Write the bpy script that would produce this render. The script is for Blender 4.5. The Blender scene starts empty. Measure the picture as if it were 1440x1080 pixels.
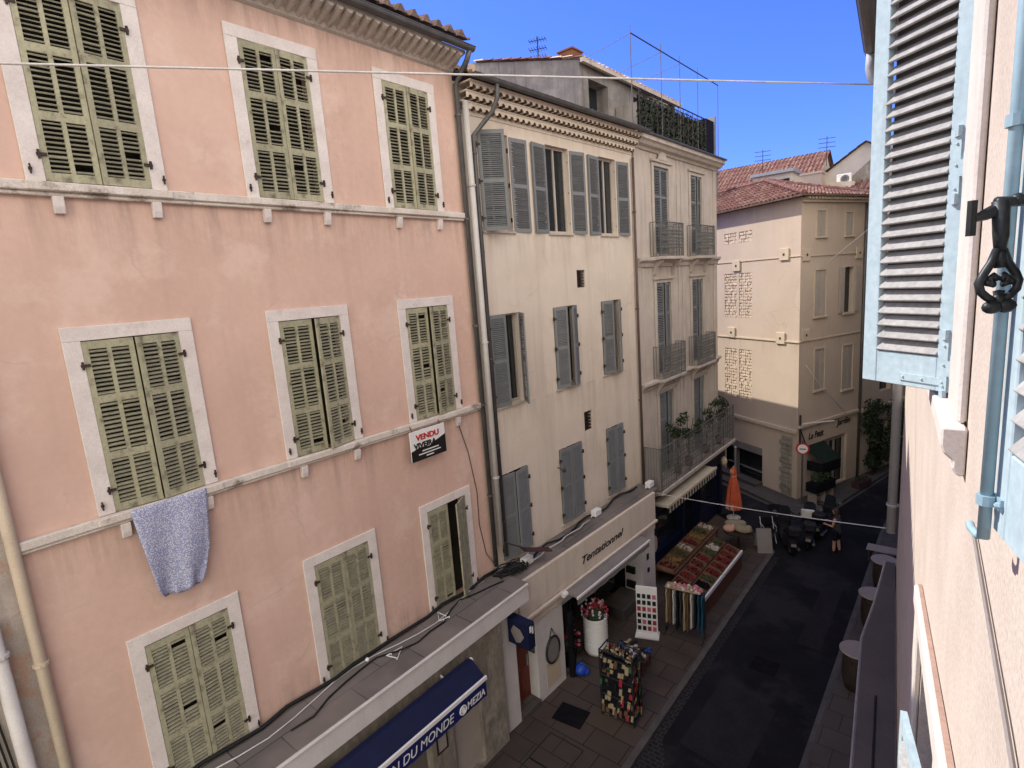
import bpy, bmesh, math, random
from mathutils import Vector, Matrix
random.seed(11)
rad = math.radians
sc = bpy.context.scene
COL = sc.collection
G = -10.4            # pavement level (the camera is the origin)
ROAD = -10.5

# ------------------------------------------------------------------ materials
def _n(nt, t, **kw):
    n = nt.nodes.new(t)
    for k, v in kw.items():
        if k in n.inputs: n.inputs[k].default_value = v
        else: setattr(n, k, v)
    return n

def rgba(c): return (c[0], c[1], c[2], 1.0)

def mat(name, c, c2=None, scale=1.5, rough=.8, metal=0.0, bump=0.0, bscale=60, fine=.12, fscale=45,
        streak=None, sscale=1.0, samt=.5, stain=None, stscale=.5, stamt=.5, stlo=.55, sthi=.75, rnd=0.0, spec=None, stretch=None, bdist=.008, drips=(), dripc=(.2, .15, .12), damt=.6, cracks=0.0):
    m = bpy.data.materials.new(name); m.use_nodes = True
    nt = m.node_tree; b = nt.nodes['Principled BSDF']
    b.inputs['Roughness'].default_value = rough
    b.inputs['Metallic'].default_value = metal
    b.inputs['Specular IOR Level'].default_value = spec if spec is not None else (0.0 if rough >= .85 else .3)
    tc = _n(nt, 'ShaderNodeTexCoord')
    co = tc.outputs['Object']
    if stretch:
        mp = _n(nt, 'ShaderNodeMapping'); mp.inputs['Scale'].default_value = stretch
        nt.links.new(co, mp.inputs['Vector']); cco = mp.outputs['Vector']
    else: cco = co
    c2 = c2 or tuple(x * .8 for x in c)
    def noise(s, det=5, co_=None, r=.6):
        n = _n(nt, 'ShaderNodeTexNoise'); n.inputs['Scale'].default_value = s
        n.inputs['Detail'].default_value = det; n.inputs['Roughness'].default_value = r
        nt.links.new(co_ or cco, n.inputs['Vector']); return n.outputs['Fac']
    def ramp(f, lo, hi):
        r = _n(nt, 'ShaderNodeMapRange'); r.inputs['From Min'].default_value = lo; r.inputs['From Max'].default_value = hi
        nt.links.new(f, r.inputs['Value']); return r.outputs['Result']
    def mix(f, a, bb, typ='MIX'):
        x = _n(nt, 'ShaderNodeMix', data_type='RGBA', blend_type=typ)
        if isinstance(f, float): x.inputs['Factor'].default_value = f
        else: nt.links.new(f, x.inputs['Factor'])
        for i, v in ((6, a), (7, bb)):
            if isinstance(v, tuple): x.inputs[i].default_value = rgba(v)
            else: nt.links.new(v, x.inputs[i])
        return x.outputs[2]
    def mul(f, k):
        x = _n(nt, 'ShaderNodeMath', operation='MULTIPLY'); nt.links.new(f, x.inputs[0]); x.inputs[1].default_value = k
        return x.outputs[0]
    col = mix(ramp(noise(scale), .35, .65), c, c2)
    if streak:
        mp = _n(nt, 'ShaderNodeMapping'); mp.inputs['Scale'].default_value = (1, 1, .06)
        nt.links.new(co, mp.inputs['Vector'])
        col = mix(mul(ramp(noise(3.5 * sscale, 6, mp.outputs['Vector']), .52, .75), samt), col, streak)
    if stain:
        col = mix(mul(ramp(noise(stscale, 8, None, .7), stlo, sthi), stamt), col, stain)
    if drips:
        sp = _n(nt, 'ShaderNodeSeparateXYZ'); nt.links.new(co, sp.inputs[0])
        mp = _n(nt, 'ShaderNodeMapping'); mp.inputs['Scale'].default_value = (1, 1, .10); nt.links.new(co, mp.inputs['Vector'])
        run = ramp(noise(5.0, 5, mp.outputs['Vector'], .7), .42, .68)
        for z0, ln, up in drips:          # dirt washed down from a ledge (or splashed up from one)
            a = _n(nt, 'ShaderNodeMapRange'); a.inputs['From Min'].default_value = z0 + (ln if up else -ln); a.inputs['From Max'].default_value = z0
            nt.links.new(sp.outputs['Z'], a.inputs['Value'])
            cut = _n(nt, 'ShaderNodeMath', operation='GREATER_THAN' if up else 'LESS_THAN'); nt.links.new(sp.outputs['Z'], cut.inputs[0]); cut.inputs[1].default_value = z0
            x = _n(nt, 'ShaderNodeMath', operation='MULTIPLY'); nt.links.new(a.outputs['Result'], x.inputs[0]); nt.links.new(cut.outputs[0], x.inputs[1])
            y = _n(nt, 'ShaderNodeMath', operation='MULTIPLY'); nt.links.new(x.outputs[0], y.inputs[0]); nt.links.new(run, y.inputs[1])
            col = mix(mul(y.outputs[0], damt), col, dripc)
    if cracks:
        wn = _n(nt, 'ShaderNodeTexNoise'); wn.inputs['Scale'].default_value = 1.4; wn.inputs['Detail'].default_value = 6; nt.links.new(co, wn.inputs['Vector'])
        wa = _n(nt, 'ShaderNodeMix', data_type='RGBA', blend_type='ADD'); wa.inputs['Factor'].default_value = .7; nt.links.new(co, wa.inputs[6]); nt.links.new(wn.outputs['Color'], wa.inputs[7])
        vo = _n(nt, 'ShaderNodeTexVoronoi', feature='DISTANCE_TO_EDGE'); vo.inputs['Scale'].default_value = .55; nt.links.new(wa.outputs[2], vo.inputs['Vector'])
        th = _n(nt, 'ShaderNodeMapRange'); th.inputs['From Min'].default_value = .011; th.inputs['From Max'].default_value = .004; nt.links.new(vo.outputs['Distance'], th.inputs['Value'])
        mk = ramp(noise(.8, 3), .50, .60)
        x = _n(nt, 'ShaderNodeMath', operation='MULTIPLY'); nt.links.new(th.outputs['Result'], x.inputs[0]); nt.links.new(mk, x.inputs[1])
        col = mix(mul(x.outputs[0], cracks), col, dripc)
    if fine:
        f = noise(fscale, 3)
        g = _n(nt, 'ShaderNodeMapRange'); g.inputs['From Min'].default_value = .3; g.inputs['From Max'].default_value = .7
        g.inputs['To Min'].default_value = 1 - fine; g.inputs['To Max'].default_value = 1 + fine
        nt.links.new(f, g.inputs['Value'])
        col = mix(1.0, col, g.outputs['Result'], 'MULTIPLY')
    if rnd:
        oi = _n(nt, 'ShaderNodeObjectInfo')
        g = _n(nt, 'ShaderNodeMapRange'); g.inputs['To Min'].default_value = 1 - rnd; g.inputs['To Max'].default_value = 1 + rnd
        nt.links.new(oi.outputs['Random'], g.inputs['Value'])
        col = mix(1.0, col, g.outputs['Result'], 'MULTIPLY')
    nt.links.new(col, b.inputs['Base Color'])
    if bump:
        bp = _n(nt, 'ShaderNodeBump'); bp.inputs['Strength'].default_value = bump; bp.inputs['Distance'].default_value = bdist
        nt.links.new(noise(bscale, 4), bp.inputs['Height']); nt.links.new(bp.outputs['Normal'], b.inputs['Normal'])
    return m

def brickmat(name, c1, c2, cm, bw, bh, mortar=.02, rough=.85, off=.5, rot=0, bump=.4, stain=None, stamt=.5):
    m = bpy.data.materials.new(name); m.use_nodes = True
    nt = m.node_tree; b = nt.nodes['Principled BSDF']; b.inputs['Roughness'].default_value = rough; b.inputs['Specular IOR Level'].default_value = .05
    tc = _n(nt, 'ShaderNodeTexCoord'); mp = _n(nt, 'ShaderNodeMapping'); mp.inputs['Rotation'].default_value = (0, 0, rot)
    nt.links.new(tc.outputs['Object'], mp.inputs['Vector'])
    br = _n(nt, 'ShaderNodeTexBrick'); br.offset = off
    br.inputs['Color1'].default_value = rgba(c1); br.inputs['Color2'].default_value = rgba(c2); br.inputs['Mortar'].default_value = rgba(cm)
    br.inputs['Scale'].default_value = 1; br.inputs['Mortar Size'].default_value = mortar
    br.inputs['Brick Width'].default_value = bw; br.inputs['Row Height'].default_value = bh
    nt.links.new(mp.outputs['Vector'], br.inputs['Vector'])
    ns = _n(nt, 'ShaderNodeTexNoise'); ns.inputs['Scale'].default_value = .9; ns.inputs['Detail'].default_value = 7
    nt.links.new(tc.outputs['Object'], ns.inputs['Vector'])
    mr = _n(nt, 'ShaderNodeMapRange'); mr.inputs['From Min'].default_value = .42; mr.inputs['From Max'].default_value = .7; mr.inputs['To Max'].default_value = stamt
    nt.links.new(ns.outputs['Fac'], mr.inputs['Value'])
    x = _n(nt, 'ShaderNodeMix', data_type='RGBA'); nt.links.new(mr.outputs['Result'], x.inputs['Factor'])
    nt.links.new(br.outputs['Color'], x.inputs[6]); x.inputs[7].default_value = rgba(stain or tuple(v * .5 for v in c1))
    nt.links.new(x.outputs[2], b.inputs['Base Color'])
    bp = _n(nt, 'ShaderNodeBump'); bp.inputs['Strength'].default_value = bump; bp.inputs['Distance'].default_value = .01; bp.invert = True
    nt.links.new(br.outputs['Fac'], bp.inputs['Height']); nt.links.new(bp.outputs['Normal'], b.inputs['Normal'])
    return m

def glassmat(name, c, rough=.08):
    m = bpy.data.materials.new(name); m.use_nodes = True
    b = m.node_tree.nodes['Principled BSDF']; b.inputs['Base Color'].default_value = rgba(c)
    b.inputs['Roughness'].default_value = rough; b.inputs['Specular IOR Level'].default_value = .6
    return m

M = {}
M['pink'] = mat('pink render', (.665, .462, .375), (.595, .405, .325), .55, .9, drips=((1.46, .9, 0), (-2.72, .9, 0), (4.42, .7, 0), (-6.76, .6, 1)), dripc=(.30, .215, .175), damt=.65, cracks=.15, bump=.2, bscale=14, fine=.035, fscale=9, streak=(.45, .30, .245), sscale=.55, samt=.42, stain=(.70, .52, .43), stscale=.8, stamt=.65, stlo=.52, sthi=.62)
M['pinkwhite'] = mat('white painted surround', (.72, .66, .61), (.64, .57, .53), 3, .8, bump=.12, fine=.08, stain=(.40, .32, .27), stscale=2.2, stamt=.45, stlo=.60, sthi=.72)
M['ledge'] = mat('weathered ledge plaster', (.66, .60, .53), (.56, .49, .43), 3, .85, bump=.25, bscale=35, fine=.12, stain=(.20, .16, .13), stscale=2.4, stamt=.85, stlo=.56, sthi=.66)
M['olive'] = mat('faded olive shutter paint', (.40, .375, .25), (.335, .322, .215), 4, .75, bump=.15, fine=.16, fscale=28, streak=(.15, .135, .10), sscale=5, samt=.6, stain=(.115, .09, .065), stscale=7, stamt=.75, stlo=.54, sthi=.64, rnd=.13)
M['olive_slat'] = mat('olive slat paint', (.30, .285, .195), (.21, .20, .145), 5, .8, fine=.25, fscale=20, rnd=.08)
M['iron'] = mat('dark iron', (.035, .03, .028), (.06, .04, .03), 8, .6, metal=.3)
M['cream'] = mat('cream render', (.69, .60, .50), (.65, .56, .465), .9, .9, drips=((1.22, .9, 0), (-2.87, .9, 0), (3.78, .3, 0), (-6.86, .5, 1)), dripc=(.36, .30, .24), damt=.5, cracks=.22, bump=.12, bscale=40, fine=.04, streak=(.45, .375, .295), sscale=.7, samt=.5, stain=(.57, .475, .38), stscale=.7, stamt=.55, stlo=.5, sthi=.68)
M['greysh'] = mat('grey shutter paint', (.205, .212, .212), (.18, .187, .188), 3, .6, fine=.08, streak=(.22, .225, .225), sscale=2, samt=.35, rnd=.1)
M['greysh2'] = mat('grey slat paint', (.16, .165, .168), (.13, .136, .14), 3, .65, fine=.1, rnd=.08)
M['stone'] = mat('greyed limestone render', drips=((.4, .9, 0), (-3.7, .9, 0), (3.9, .8, 0)), damt=.5, c=(.55, .48, .42), c2=(.47, .41, .355), scale=1.2, rough=.9, bump=.18, bscale=30, fine=.08, streak=(.27, .235, .205), sscale=1.2, samt=.5, stain=(.34, .29, .25), stscale=.9, stamt=.45)
M['stonetrim'] = mat('stone moulding', (.52, .455, .395), (.44, .385, .335), 2, .9, bump=.2, fine=.1, streak=(.19, .165, .145), sscale=2, samt=.6)
M['oldgrey'] = mat('blackened old render', (.30, .27, .245), (.17, .155, .145), 1.6, .95, bump=.35, bscale=18, fine=.2, streak=(.08, .075, .07), sscale=1.4, samt=.9, stain=(.38, .345, .31), stscale=1.6, stamt=.5)
M['tan'] = mat('ochre render', (.55, .445, .35), (.515, .415, .325), .8, .9, drips=((2.7, .8, 0), (-3.3, .7, 0), (-7.2, .6, 0)), dripc=(.33, .27, .21), damt=.5, cracks=.3, bump=.12, bscale=25, fine=.05, streak=(.44, .345, .255), sscale=.6, samt=.3, stain=(.47, .37, .27), stscale=.5, stamt=.4)
M['tantrim'] = mat('pale ochre trim', (.58, .48, .36), (.52, .43, .32), 2, .85, fine=.08)
M['rubble'] = mat('rubble infill', (.66, .56, .44), (.54, .42, .32), 9, .95, bump=.6, bscale=14, fine=.25, fscale=16, stain=(.24, .18, .14), stscale=8, stamt=.8, stlo=.62, sthi=.7)
M['tile'] = mat('terracotta roof tile', (.225, .115, .098), (.15, .082, .073), 3.5, .9, bump=.2, fine=.3, fscale=9, stain=(.30, .205, .175), stscale=5, stamt=.55, stlo=.52, sthi=.7)
M['tiledark'] = mat('lichened and shade-dark roof tile', (.17, .11, .085), (.10, .08, .07), 5, .95, bump=.3, fine=.3, fscale=9, stain=(.34, .27, .22), stscale=6, stamt=.6, stlo=.55, sthi=.68)
M['tileold'] = mat('faded roof tile', (.25, .155, .13), (.30, .20, .17), 4, .9, fine=.25, fscale=9)
M['tilepale'] = mat('pale genoise tile', (.56, .45, .34), (.48, .37, .28), 4, .9, fine=.1)
M['cavity'] = mat('brown tile hollow', (.20, .15, .115), (.15, .115, .09), 4, .9)  # hollows darker and browner than the tile rims
M['zinc'] = mat('weathered zinc', (.14, .135, .13), (.10, .098, .095), 3, .5, metal=.45, fine=.1, streak=(.07, .06, .055), sscale=2, samt=.4)
M['zincbright'] = mat('grey zinc', (.36, .36, .365), (.30, .30, .31), 4, .4, metal=.6, fine=.08)
M['pipegrey'] = mat('grey painted pipe', (.40, .40, .40), (.35, .35, .35), 3, .6, fine=.06)
M['pvc'] = mat('pale pvc pipe', (.56, .53, .49), (.50, .47, .43), 3, .5, fine=.06, streak=(.36, .32, .28), sscale=2, samt=.4)
M['beigepipe'] = mat('beige painted pipe', (.56, .46, .34), (.50, .41, .30), 3, .6, fine=.08, stain=(.33, .25, .18), stscale=3, stamt=.5)
M['rustpipe'] = mat('brown painted pipe', (.12, .075, .06), (.09, .06, .05), 3, .6)
M['white'] = mat('white paint', (.66, .62, .59), (.60, .56, .53), 2, .7, fine=.05, streak=(.45, .41, .37), sscale=1.2, samt=.3)
M['whiteclean'] = mat('clean white', (.78, .77, .75), (.74, .73, .71), 3, .6, fine=.03)
M['ledgegrey'] = brickmat('ledge flagstone', (.17, .15, .135), (.14, .125, .115), (.075, .068, .062), 1.3, .52, .012, .95, stain=(.24, .205, .18), stamt=.8)
M['shopstone'] = mat('mottled stone facing', (.31, .275, .22), (.20, .18, .15), 3, .9, bump=.4, bscale=12, fine=.25, fscale=12, stain=(.40, .36, .29), stscale=2.5, stamt=.7, stlo=.48, sthi=.62, stretch=(1, 1, .45))
M['panel'] = mat('beige panel', (.42, .365, .31), (.38, .33, .28), 2, .8, fine=.05)
M['blue'] = mat('navy awning cloth', (.005, .009, .045), (.004, .007, .034), 3, .75, fine=.08)
M['blue2'] = mat('royal blue valance', (.010, .015, .12), (.008, .012, .09), 3, .7, fine=.08)
M['redwood'] = mat('varnished red door', (.17, .035, .018), (.11, .022, .012), 4, .45, fine=.12, stretch=(6, 6, .6))
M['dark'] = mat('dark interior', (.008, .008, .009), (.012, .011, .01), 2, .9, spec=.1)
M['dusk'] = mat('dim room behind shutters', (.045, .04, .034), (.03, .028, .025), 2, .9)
M['glass'] = glassmat('dark window glass', (.018, .022, .026))
M['navywood'] = mat('navy shopfront wood', (.006, .009, .038), (.005, .007, .026), 2, .5, fine=.1)
M['awngrey'] = mat('grey awning cloth', (.24, .215, .20), (.20, .18, .17), 2, .85, fine=.06)
M['stripeg'] = mat('green stripe cloth', (.022, .034, .027), None, 3, .85)
M['stripew'] = mat('cream stripe cloth', (.50, .46, .36), None, 3, .85)
M['asphalt'] = mat('dark asphalt', (.015, .0148, .0168), (.021, .0205, .0225), .8, .9, bump=.3, bscale=90, fine=.35, fscale=60, streak=(.03, .029, .03), sscale=.25, samt=.5, stain=(.034, .033, .034), stscale=.5, stamt=.85, stlo=.5, sthi=.6)
M['paving'] = brickmat('brown paving slabs', (.098, .074, .060), (.078, .062, .052), (.03, .026, .024), .9, .6, .012, .9, stain=(.055, .043, .037), stamt=.7, rot=.0)
M['paving2'] = brickmat('grey paving', (.105, .092, .080), (.09, .08, .07), (.05, .045, .04), .6, .6, .01, .9, stain=(.065, .058, .052), stamt=.6)
M['kerb'] = mat('kerb stone', (.12, .11, .10), (.09, .083, .078), 3, .9, fine=.2)
M['setts'] = brickmat('road setts', (.03, .029, .031), (.022, .021, .023), (.055, .05, .046), .16, .11, .012, .9)
M['roughpink'] = mat('roughcast pale pink wall', (.57, .495, .43), (.50, .43, .37), 2.2, .95, bump=.5, bscale=75, bdist=.003, fine=.15, fscale=55, stain=(.56, .47, .41), stscale=1.5, stamt=.6)
M['joint'] = mat('brown lintel line', (.40, .27, .21), (.32, .22, .18), 5, .9)
M['whitepl'] = mat('white plaster surround', (.62, .575, .53), (.56, .51, .465), 5, .9, bump=.4, bscale=70, bdist=.004, fine=.08, fscale=60, stain=(.50, .42, .36), stscale=9, stamt=.35, stlo=.6, sthi=.7)
M['skyblue'] = mat('pale blue shutter paint', (.43, .54, .58), (.375, .485, .53), 6, .7, bump=.25, bscale=45, bdist=.003, fine=.1, fscale=30, streak=(.29, .36, .39), sscale=5, samt=.6, stain=(.36, .33, .29), stscale=14, stamt=.8, stlo=.64, sthi=.70)
M['slatlit'] = mat('grey white slat paint', (.36, .355, .34), (.30, .295, .285), 9, .8, fine=.16, streak=(.22, .215, .205), sscale=5, samt=.5)
M['bluerod'] = mat('blue painted rod', (.30, .43, .49), (.26, .38, .44), 5, .45, fine=.06)
M['blackiron'] = mat('black wrought iron', (.022, .026, .028), (.035, .04, .042), 20, .45, metal=.35, fine=.2)
M['darkaw'] = mat('dark grey canopy sheet', (.125, .108, .09), (.10, .088, .075), 1.5, .9, fine=.08, streak=(.11, .10, .095), samt=.5)
M['mauve'] = mat('taupe shopfront render', (.36, .30, .28), (.32, .27, .25), 1, .9, bump=.2, fine=.08)
M['leaf'] = mat('dark leaf', (.022, .034, .016), (.036, .055, .022), 6, .7, rnd=.2)
M['leafhedge'] = mat('artificial hedge leaf', (.018, .030, .022), (.04, .06, .04), 9, .7)
M['soil'] = mat('terracotta pot', (.22, .10, .06), None, 4, .9)
M['orange'] = mat('orange parasol cloth', (.52, .105, .045), (.42, .075, .035), 4, .8, fine=.08)
M['peach'] = mat('pale peach trim cloth', (.58, .32, .24), None, 4, .8)
M['woodbrown'] = mat('brown stall board', (.13, .055, .034), (.09, .042, .028), 3, .7, fine=.15, stretch=(.6, 5, 5))
M['crate'] = mat('wooden crate', (.24, .14, .085), (.17, .095, .06), 5, .85, fine=.15, rnd=.25)
M['redfruit'] = mat('red fruit', (.15, .012, .010), (.07, .008, .007), 7, .45, rnd=.25)
M['pinkfruit'] = mat('pink red fruit', (.50, .03, .045), (.42, .02, .03), 7, .4)
M['greenveg'] = mat('green vegetable', (.028, .045, .016), (.06, .07, .02), 8, .6)
M['yellowveg'] = mat('yellow fruit', (.22, .15, .04), (.18, .09, .03), 8, .5)
M['paleveg'] = mat('pale vegetable', (.42, .40, .33), None, 8, .6)
M['sack'] = mat('beige sack cloth', (.30, .25, .17), (.23, .19, .13), 4, .9, bump=.2)
M['skin'] = mat('skin', (.42, .25, .18), (.38, .22, .155), 5, .55, fine=.03)
M['cl_black'] = mat('black clothing', (.010, .010, .012), (.016, .015, .018), 5, .85)
M['cl_white'] = mat('white clothing', (.62, .60, .57), None, 5, .85)
M['cl_navy'] = mat('navy clothing', (.014, .015, .026), (.02, .02, .03), 5, .85)
M['cl_grey'] = mat('grey clothing', (.05, .05, .058), (.04, .04, .045), 5, .85)
M['hairdark'] = mat('dark hair', (.012, .010, .008), None, 15, .5)
M['hairbrown'] = mat('brown hair', (.065, .035, .02), (.04, .022, .013), 15, .5)
M['tabletop'] = mat('beige table top', (.33, .28, .24), (.29, .245, .205), 3, .6, fine=.06)
M['barrel'] = mat('dark barrel wood', (.04, .026, .018), (.025, .018, .014), 3, .7, fine=.2, stretch=(6, 6, .5))
M['signred'] = mat('sign red', (.50, .02, .02), None, 4, .4, fine=.02)
M['lettering'] = mat('dark lettering', (.012, .010, .010), None, 4, .6, fine=.02)
M['cardcol'] = [mat('print %s' % n, c, None, 30, .5, fine=.2) for n, c in (('red', (.40, .03, .05)), ('black', (.015, .015, .018)), ('white', (.62, .60, .58)), ('blue', (.03, .08, .25)), ('pink', (.55, .15, .22)), ('brown', (.16, .09, .05)), ('tan', (.42, .33, .20)), ('green', (.05, .13, .06)))]
M['steel'] = mat('white tube', (.62, .62, .62), None, 4, .35, metal=.2)
M['bluebag'] = mat('blue plastic bag', (.02, .07, .42), (.015, .05, .33), 4, .35)
M['cable'] = mat('black cable', (.012, .012, .013), None, 5, .6)
M['whitecable'] = mat('white cable', (.62, .60, .57), None, 5, .6)
M['maroon'] = mat('maroon tin', (.075, .03, .03), (.05, .025, .025), 5, .7)

def clothmat():
    m = bpy.data.materials.new('blue patterned cloth'); m.use_nodes = True
    nt = m.node_tree; b = nt.nodes['Principled BSDF']; b.inputs['Roughness'].default_value = .95
    tc = _n(nt, 'ShaderNodeTexCoord')
    v = _n(nt, 'ShaderNodeTexVoronoi'); v.inputs['Scale'].default_value = 58
    nt.links.new(tc.outputs['Object'], v.inputs['Vector'])
    r = _n(nt, 'ShaderNodeValToRGB'); r.color_ramp.interpolation = 'LINEAR'
    e = r.color_ramp.elements; e[0].position = .28; e[0].color = (.66, .65, .69, 1); e[1].position = .5; e[1].color = (.27, .29, .44, 1)
    nt.links.new(v.outputs['Distance'], r.inputs['Fac']); nt.links.new(r.outputs['Color'], b.inputs['Base Color'])
    return m
M['cloth'] = clothmat()

# ------------------------------------------------------------------ mesh builder
class MB:
    """collects shapes in (along, outward, up) facade coordinates, or plain xyz with fac=False"""
    def __init__(s, fac=True): s.v = []; s.f = []; s.m = []; s.fac = fac
    def p(s, a, b, c):
        s.v.append((a, -b, c) if s.fac else (a, b, c)); return len(s.v) - 1
    def face(s, idx, mi=0): s.f.append(tuple(idx)); s.m.append(mi)
    def box(s, u0, u1, o0, o1, z0, z1, mi=0):
        i = [s.p(u, o, z) for z in (z0, z1) for u, o in ((u0, o0), (u1, o0), (u1, o1), (u0, o1))]
        for q in ((0, 1, 2, 3), (4, 5, 6, 7), (0, 1, 5, 4), (1, 2, 6, 5), (2, 3, 7, 6), (3, 0, 4, 7)): s.face([i[k] for k in q], mi)
    def obox(s, c, ax, ay, az, mi=0):
        c = Vector(c); ax = Vector(ax); ay = Vector(ay); az = Vector(az)
        i = [s.p(*(c + ax * x + ay * y + az * z)) for z in (-1, 1) for x, y in ((-1, -1), (1, -1), (1, 1), (-1, 1))]
        for q in ((0, 1, 2, 3), (4, 5, 6, 7), (0, 1, 5, 4), (1, 2, 6, 5), (2, 3, 7, 6), (3, 0, 4, 7)): s.face([i[k] for k in q], mi)
    def quad(s, a, b, c, d, mi=0): s.face([s.p(*x) for x in (a, b, c, d)], mi)
    def poly(s, pts, mi=0): s.face([s.p(*x) for x in pts], mi)
    def prism(s, pts, axis, d0, d1, mi=0):
        """pts 2D; axis 'u','o','z' = extrusion axis"""
        def P(a, b, d): return {'o': (a, d, b), 'u': (d, a, b), 'z': (a, b, d)}[axis]
        A = [s.p(*P(a, b, d0)) for a, b in pts]; B = [s.p(*P(a, b, d1)) for a, b in pts]
        s.face(A, mi); s.face(B[::-1], mi)
        n = len(pts)
        for k in range(n): s.face([A[k], A[(k + 1) % n], B[(k + 1) % n], B[k]], mi)
    def tube(s, pts, r, n=8, mi=0, r2=None, caps=True):
        pts = [Vector(q) for q in pts]; rings = []; L = len(pts); up = None
        for k, q in enumerate(pts):
            t = ((pts[min(k + 1, L - 1)] - pts[max(k - 1, 0)]).normalized())
            if up is None: up = Vector((0, 0, 1)) if abs(t.z) < .9 else Vector((1, 0, 0))
            a = (up - t * up.dot(t))
            if a.length < 1e-4: a = Vector((0, 1, 0)) - t * t.y
            a.normalize(); b = t.cross(a); up = a
            rr = r if r2 is None else r + (r2 - r) * k / max(1, L - 1)
            if isinstance(r, (list, tuple)): rr = r[k]
            rings.append([s.p(*(q + (a * math.cos(x) + b * math.sin(x)) * rr)) for x in [2 * math.pi * j / n for j in range(n)]])
        for A, B in zip(rings, rings[1:]):
            for j in range(n): s.face([A[j], A[(j + 1) % n], B[(j + 1) % n], B[j]], mi)
        if caps: s.face(rings[0][::-1], mi); s.face(rings[-1], mi)
    def lathe(s, prof, c=(0, 0), n=16, mi=0, squash=1.0):
        rings = [[s.p(c[0] + r * math.cos(x), c[1] + squash * r * math.sin(x), z) for x in [2 * math.pi * j / n for j in range(n)]] for r, z in prof]
        for A, B in zip(rings, rings[1:]):
            for j in range(n): s.face([A[j], A[(j + 1) % n], B[(j + 1) % n], B[j]], mi)
        s.face(rings[0][::-1], mi); s.face(rings[-1], mi)
    def ball(s, c, r, n=8, mi=0, sc_=(1, 1, 1)):
        rings = []
        for i in range(1, n // 2 + 1):
            t = math.pi * i / (n // 2 + 1)
            rings.append([s.p(c[0] + sc_[0] * r * math.sin(t) * math.cos(x), c[1] + sc_[1] * r * math.sin(t) * math.sin(x), c[2] + sc_[2] * r * math.cos(t)) for x in [2 * math.pi * j / n for j in range(n)]])
        for A, B in zip(rings, rings[1:]):
            for j in range(n): s.face([A[j], A[(j + 1) % n], B[(j + 1) % n], B[j]], mi)
        T = s.p(c[0], c[1], c[2] + sc_[2] * r); Bm = s.p(c[0], c[1], c[2] - sc_[2] * r)
        for j in range(n):
            s.face([T, rings[0][j], rings[0][(j + 1) % n]], mi); s.face([Bm, rings[-1][(j + 1) % n], rings[-1][j]], mi)
    def leaves(s, c, rad3, n, size, mi=0):
        for _ in range(n):
            while True:
                d = Vector((random.uniform(-1, 1), random.uniform(-1, 1), random.uniform(-1, 1)))
                if d.length < 1: break
            q = Vector(c) + Vector((d.x * rad3[0], d.y * rad3[1], d.z * rad3[2]))
            a = Vector((random.gauss(0, 1), random.gauss(0, 1), random.gauss(0, .7))).normalized()
            b = a.orthogonal().normalized(); b.rotate(Matrix.Rotation(random.uniform(0, 6.28), 3, a))
            l = size * random.uniform(.6, 1.3); w = l * .5
            cr = a.cross(b)
            s.poly([q - b * l * .5, q + cr * w * .5, q + b * l * .5, q - cr * w * .5], mi)
    def build(s, name, mats, parent=None, smooth=False, bevel=0.0, recalc=True, loc=None, rotz=None):
        me = bpy.data.meshes.new(name); me.from_pydata(s.v, [], s.f)
        if not isinstance(mats, (list, tuple)): mats = [mats]
        for m in mats: me.materials.append(m)
        me.polygons.foreach_set('material_index', s.m)
        if recalc:
            bm = bmesh.new(); bm.from_mesh(me); bmesh.ops.recalc_face_normals(bm, faces=bm.faces); bm.to_mesh(me); bm.free()
        if smooth: me.polygons.foreach_set('use_smooth', [True] * len(me.polygons))
        o = bpy.data.objects.new(name, me); COL.objects.link(o)
        if smooth == 'auto':
            pass
        if bevel:
            b = o.modifiers.new('bevel', 'BEVEL'); b.width = bevel; b.segments = 1; b.limit_method = 'ANGLE'
        if parent: o.parent = parent
        if loc: o.location = loc
        if rotz is not None: o.rotation_euler = (0, 0, rotz)
        return o

def tag(o, label=None, cat=None, group=None, kind=None):
    for k, v in (('label', label), ('category', cat), ('group', group), ('kind', kind)):
        if v: o[k] = v
    return o

def thing(name, label, cat, loc=(0, 0, 0), rotz=0, group=None):
    o = bpy.data.objects.new(name, None); COL.objects.link(o); o.empty_display_size = .3
    o.location = loc; o.rotation_euler = (0, 0, rotz)
    return tag(o, label, cat, group)

def facing(az): return math.pi / 2 - rad(az)     # rotz of a facade whose length runs along compass az (0 = up the street)

def fthing(name, label, cat, p0, az, group=None): return thing(name, label, cat, (p0[0], p0[1], 0), facing(az), group)

def copy_tree(o, parent=None):
    c = o.copy(); COL.objects.link(c)
    if parent: c.parent = parent
    for ch in list(o.children): copy_tree(ch, c)
    return c

def text_mesh(name, body, size, mi_mat, parent, u, o, z, shear=0.0, extrude=.006, align='LEFT', width=None, rise=0.0, bold=0.0):
    cu = bpy.data.curves.new(name, 'FONT'); cu.body = body; cu.size = size; cu.shear = shear; cu.extrude = extrude; cu.align_x = align; cu.offset = bold
    t = bpy.data.objects.new('temporary_text', cu); COL.objects.link(t)
    dg = bpy.context.evaluated_depsgraph_get(); dg.update()
    me = bpy.data.meshes.new_from_object(t.evaluated_get(dg)); bpy.data.objects.remove(t)
    sx = 1.0
    if width:
        xs = [v.co.x for v in me.vertices]; sx = width / (max(xs) - min(xs))
    for v in me.vertices:
        x, y, d = v.co; v.co = (u + x * sx, -(o + d), z + y + rise * x * sx)
    me.materials.clear(); me.materials.append(mi_mat); me.name = name
    ob = bpy.data.objects.new(name, me); COL.objects.link(ob)
    if parent: ob.parent = parent
    return ob

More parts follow.
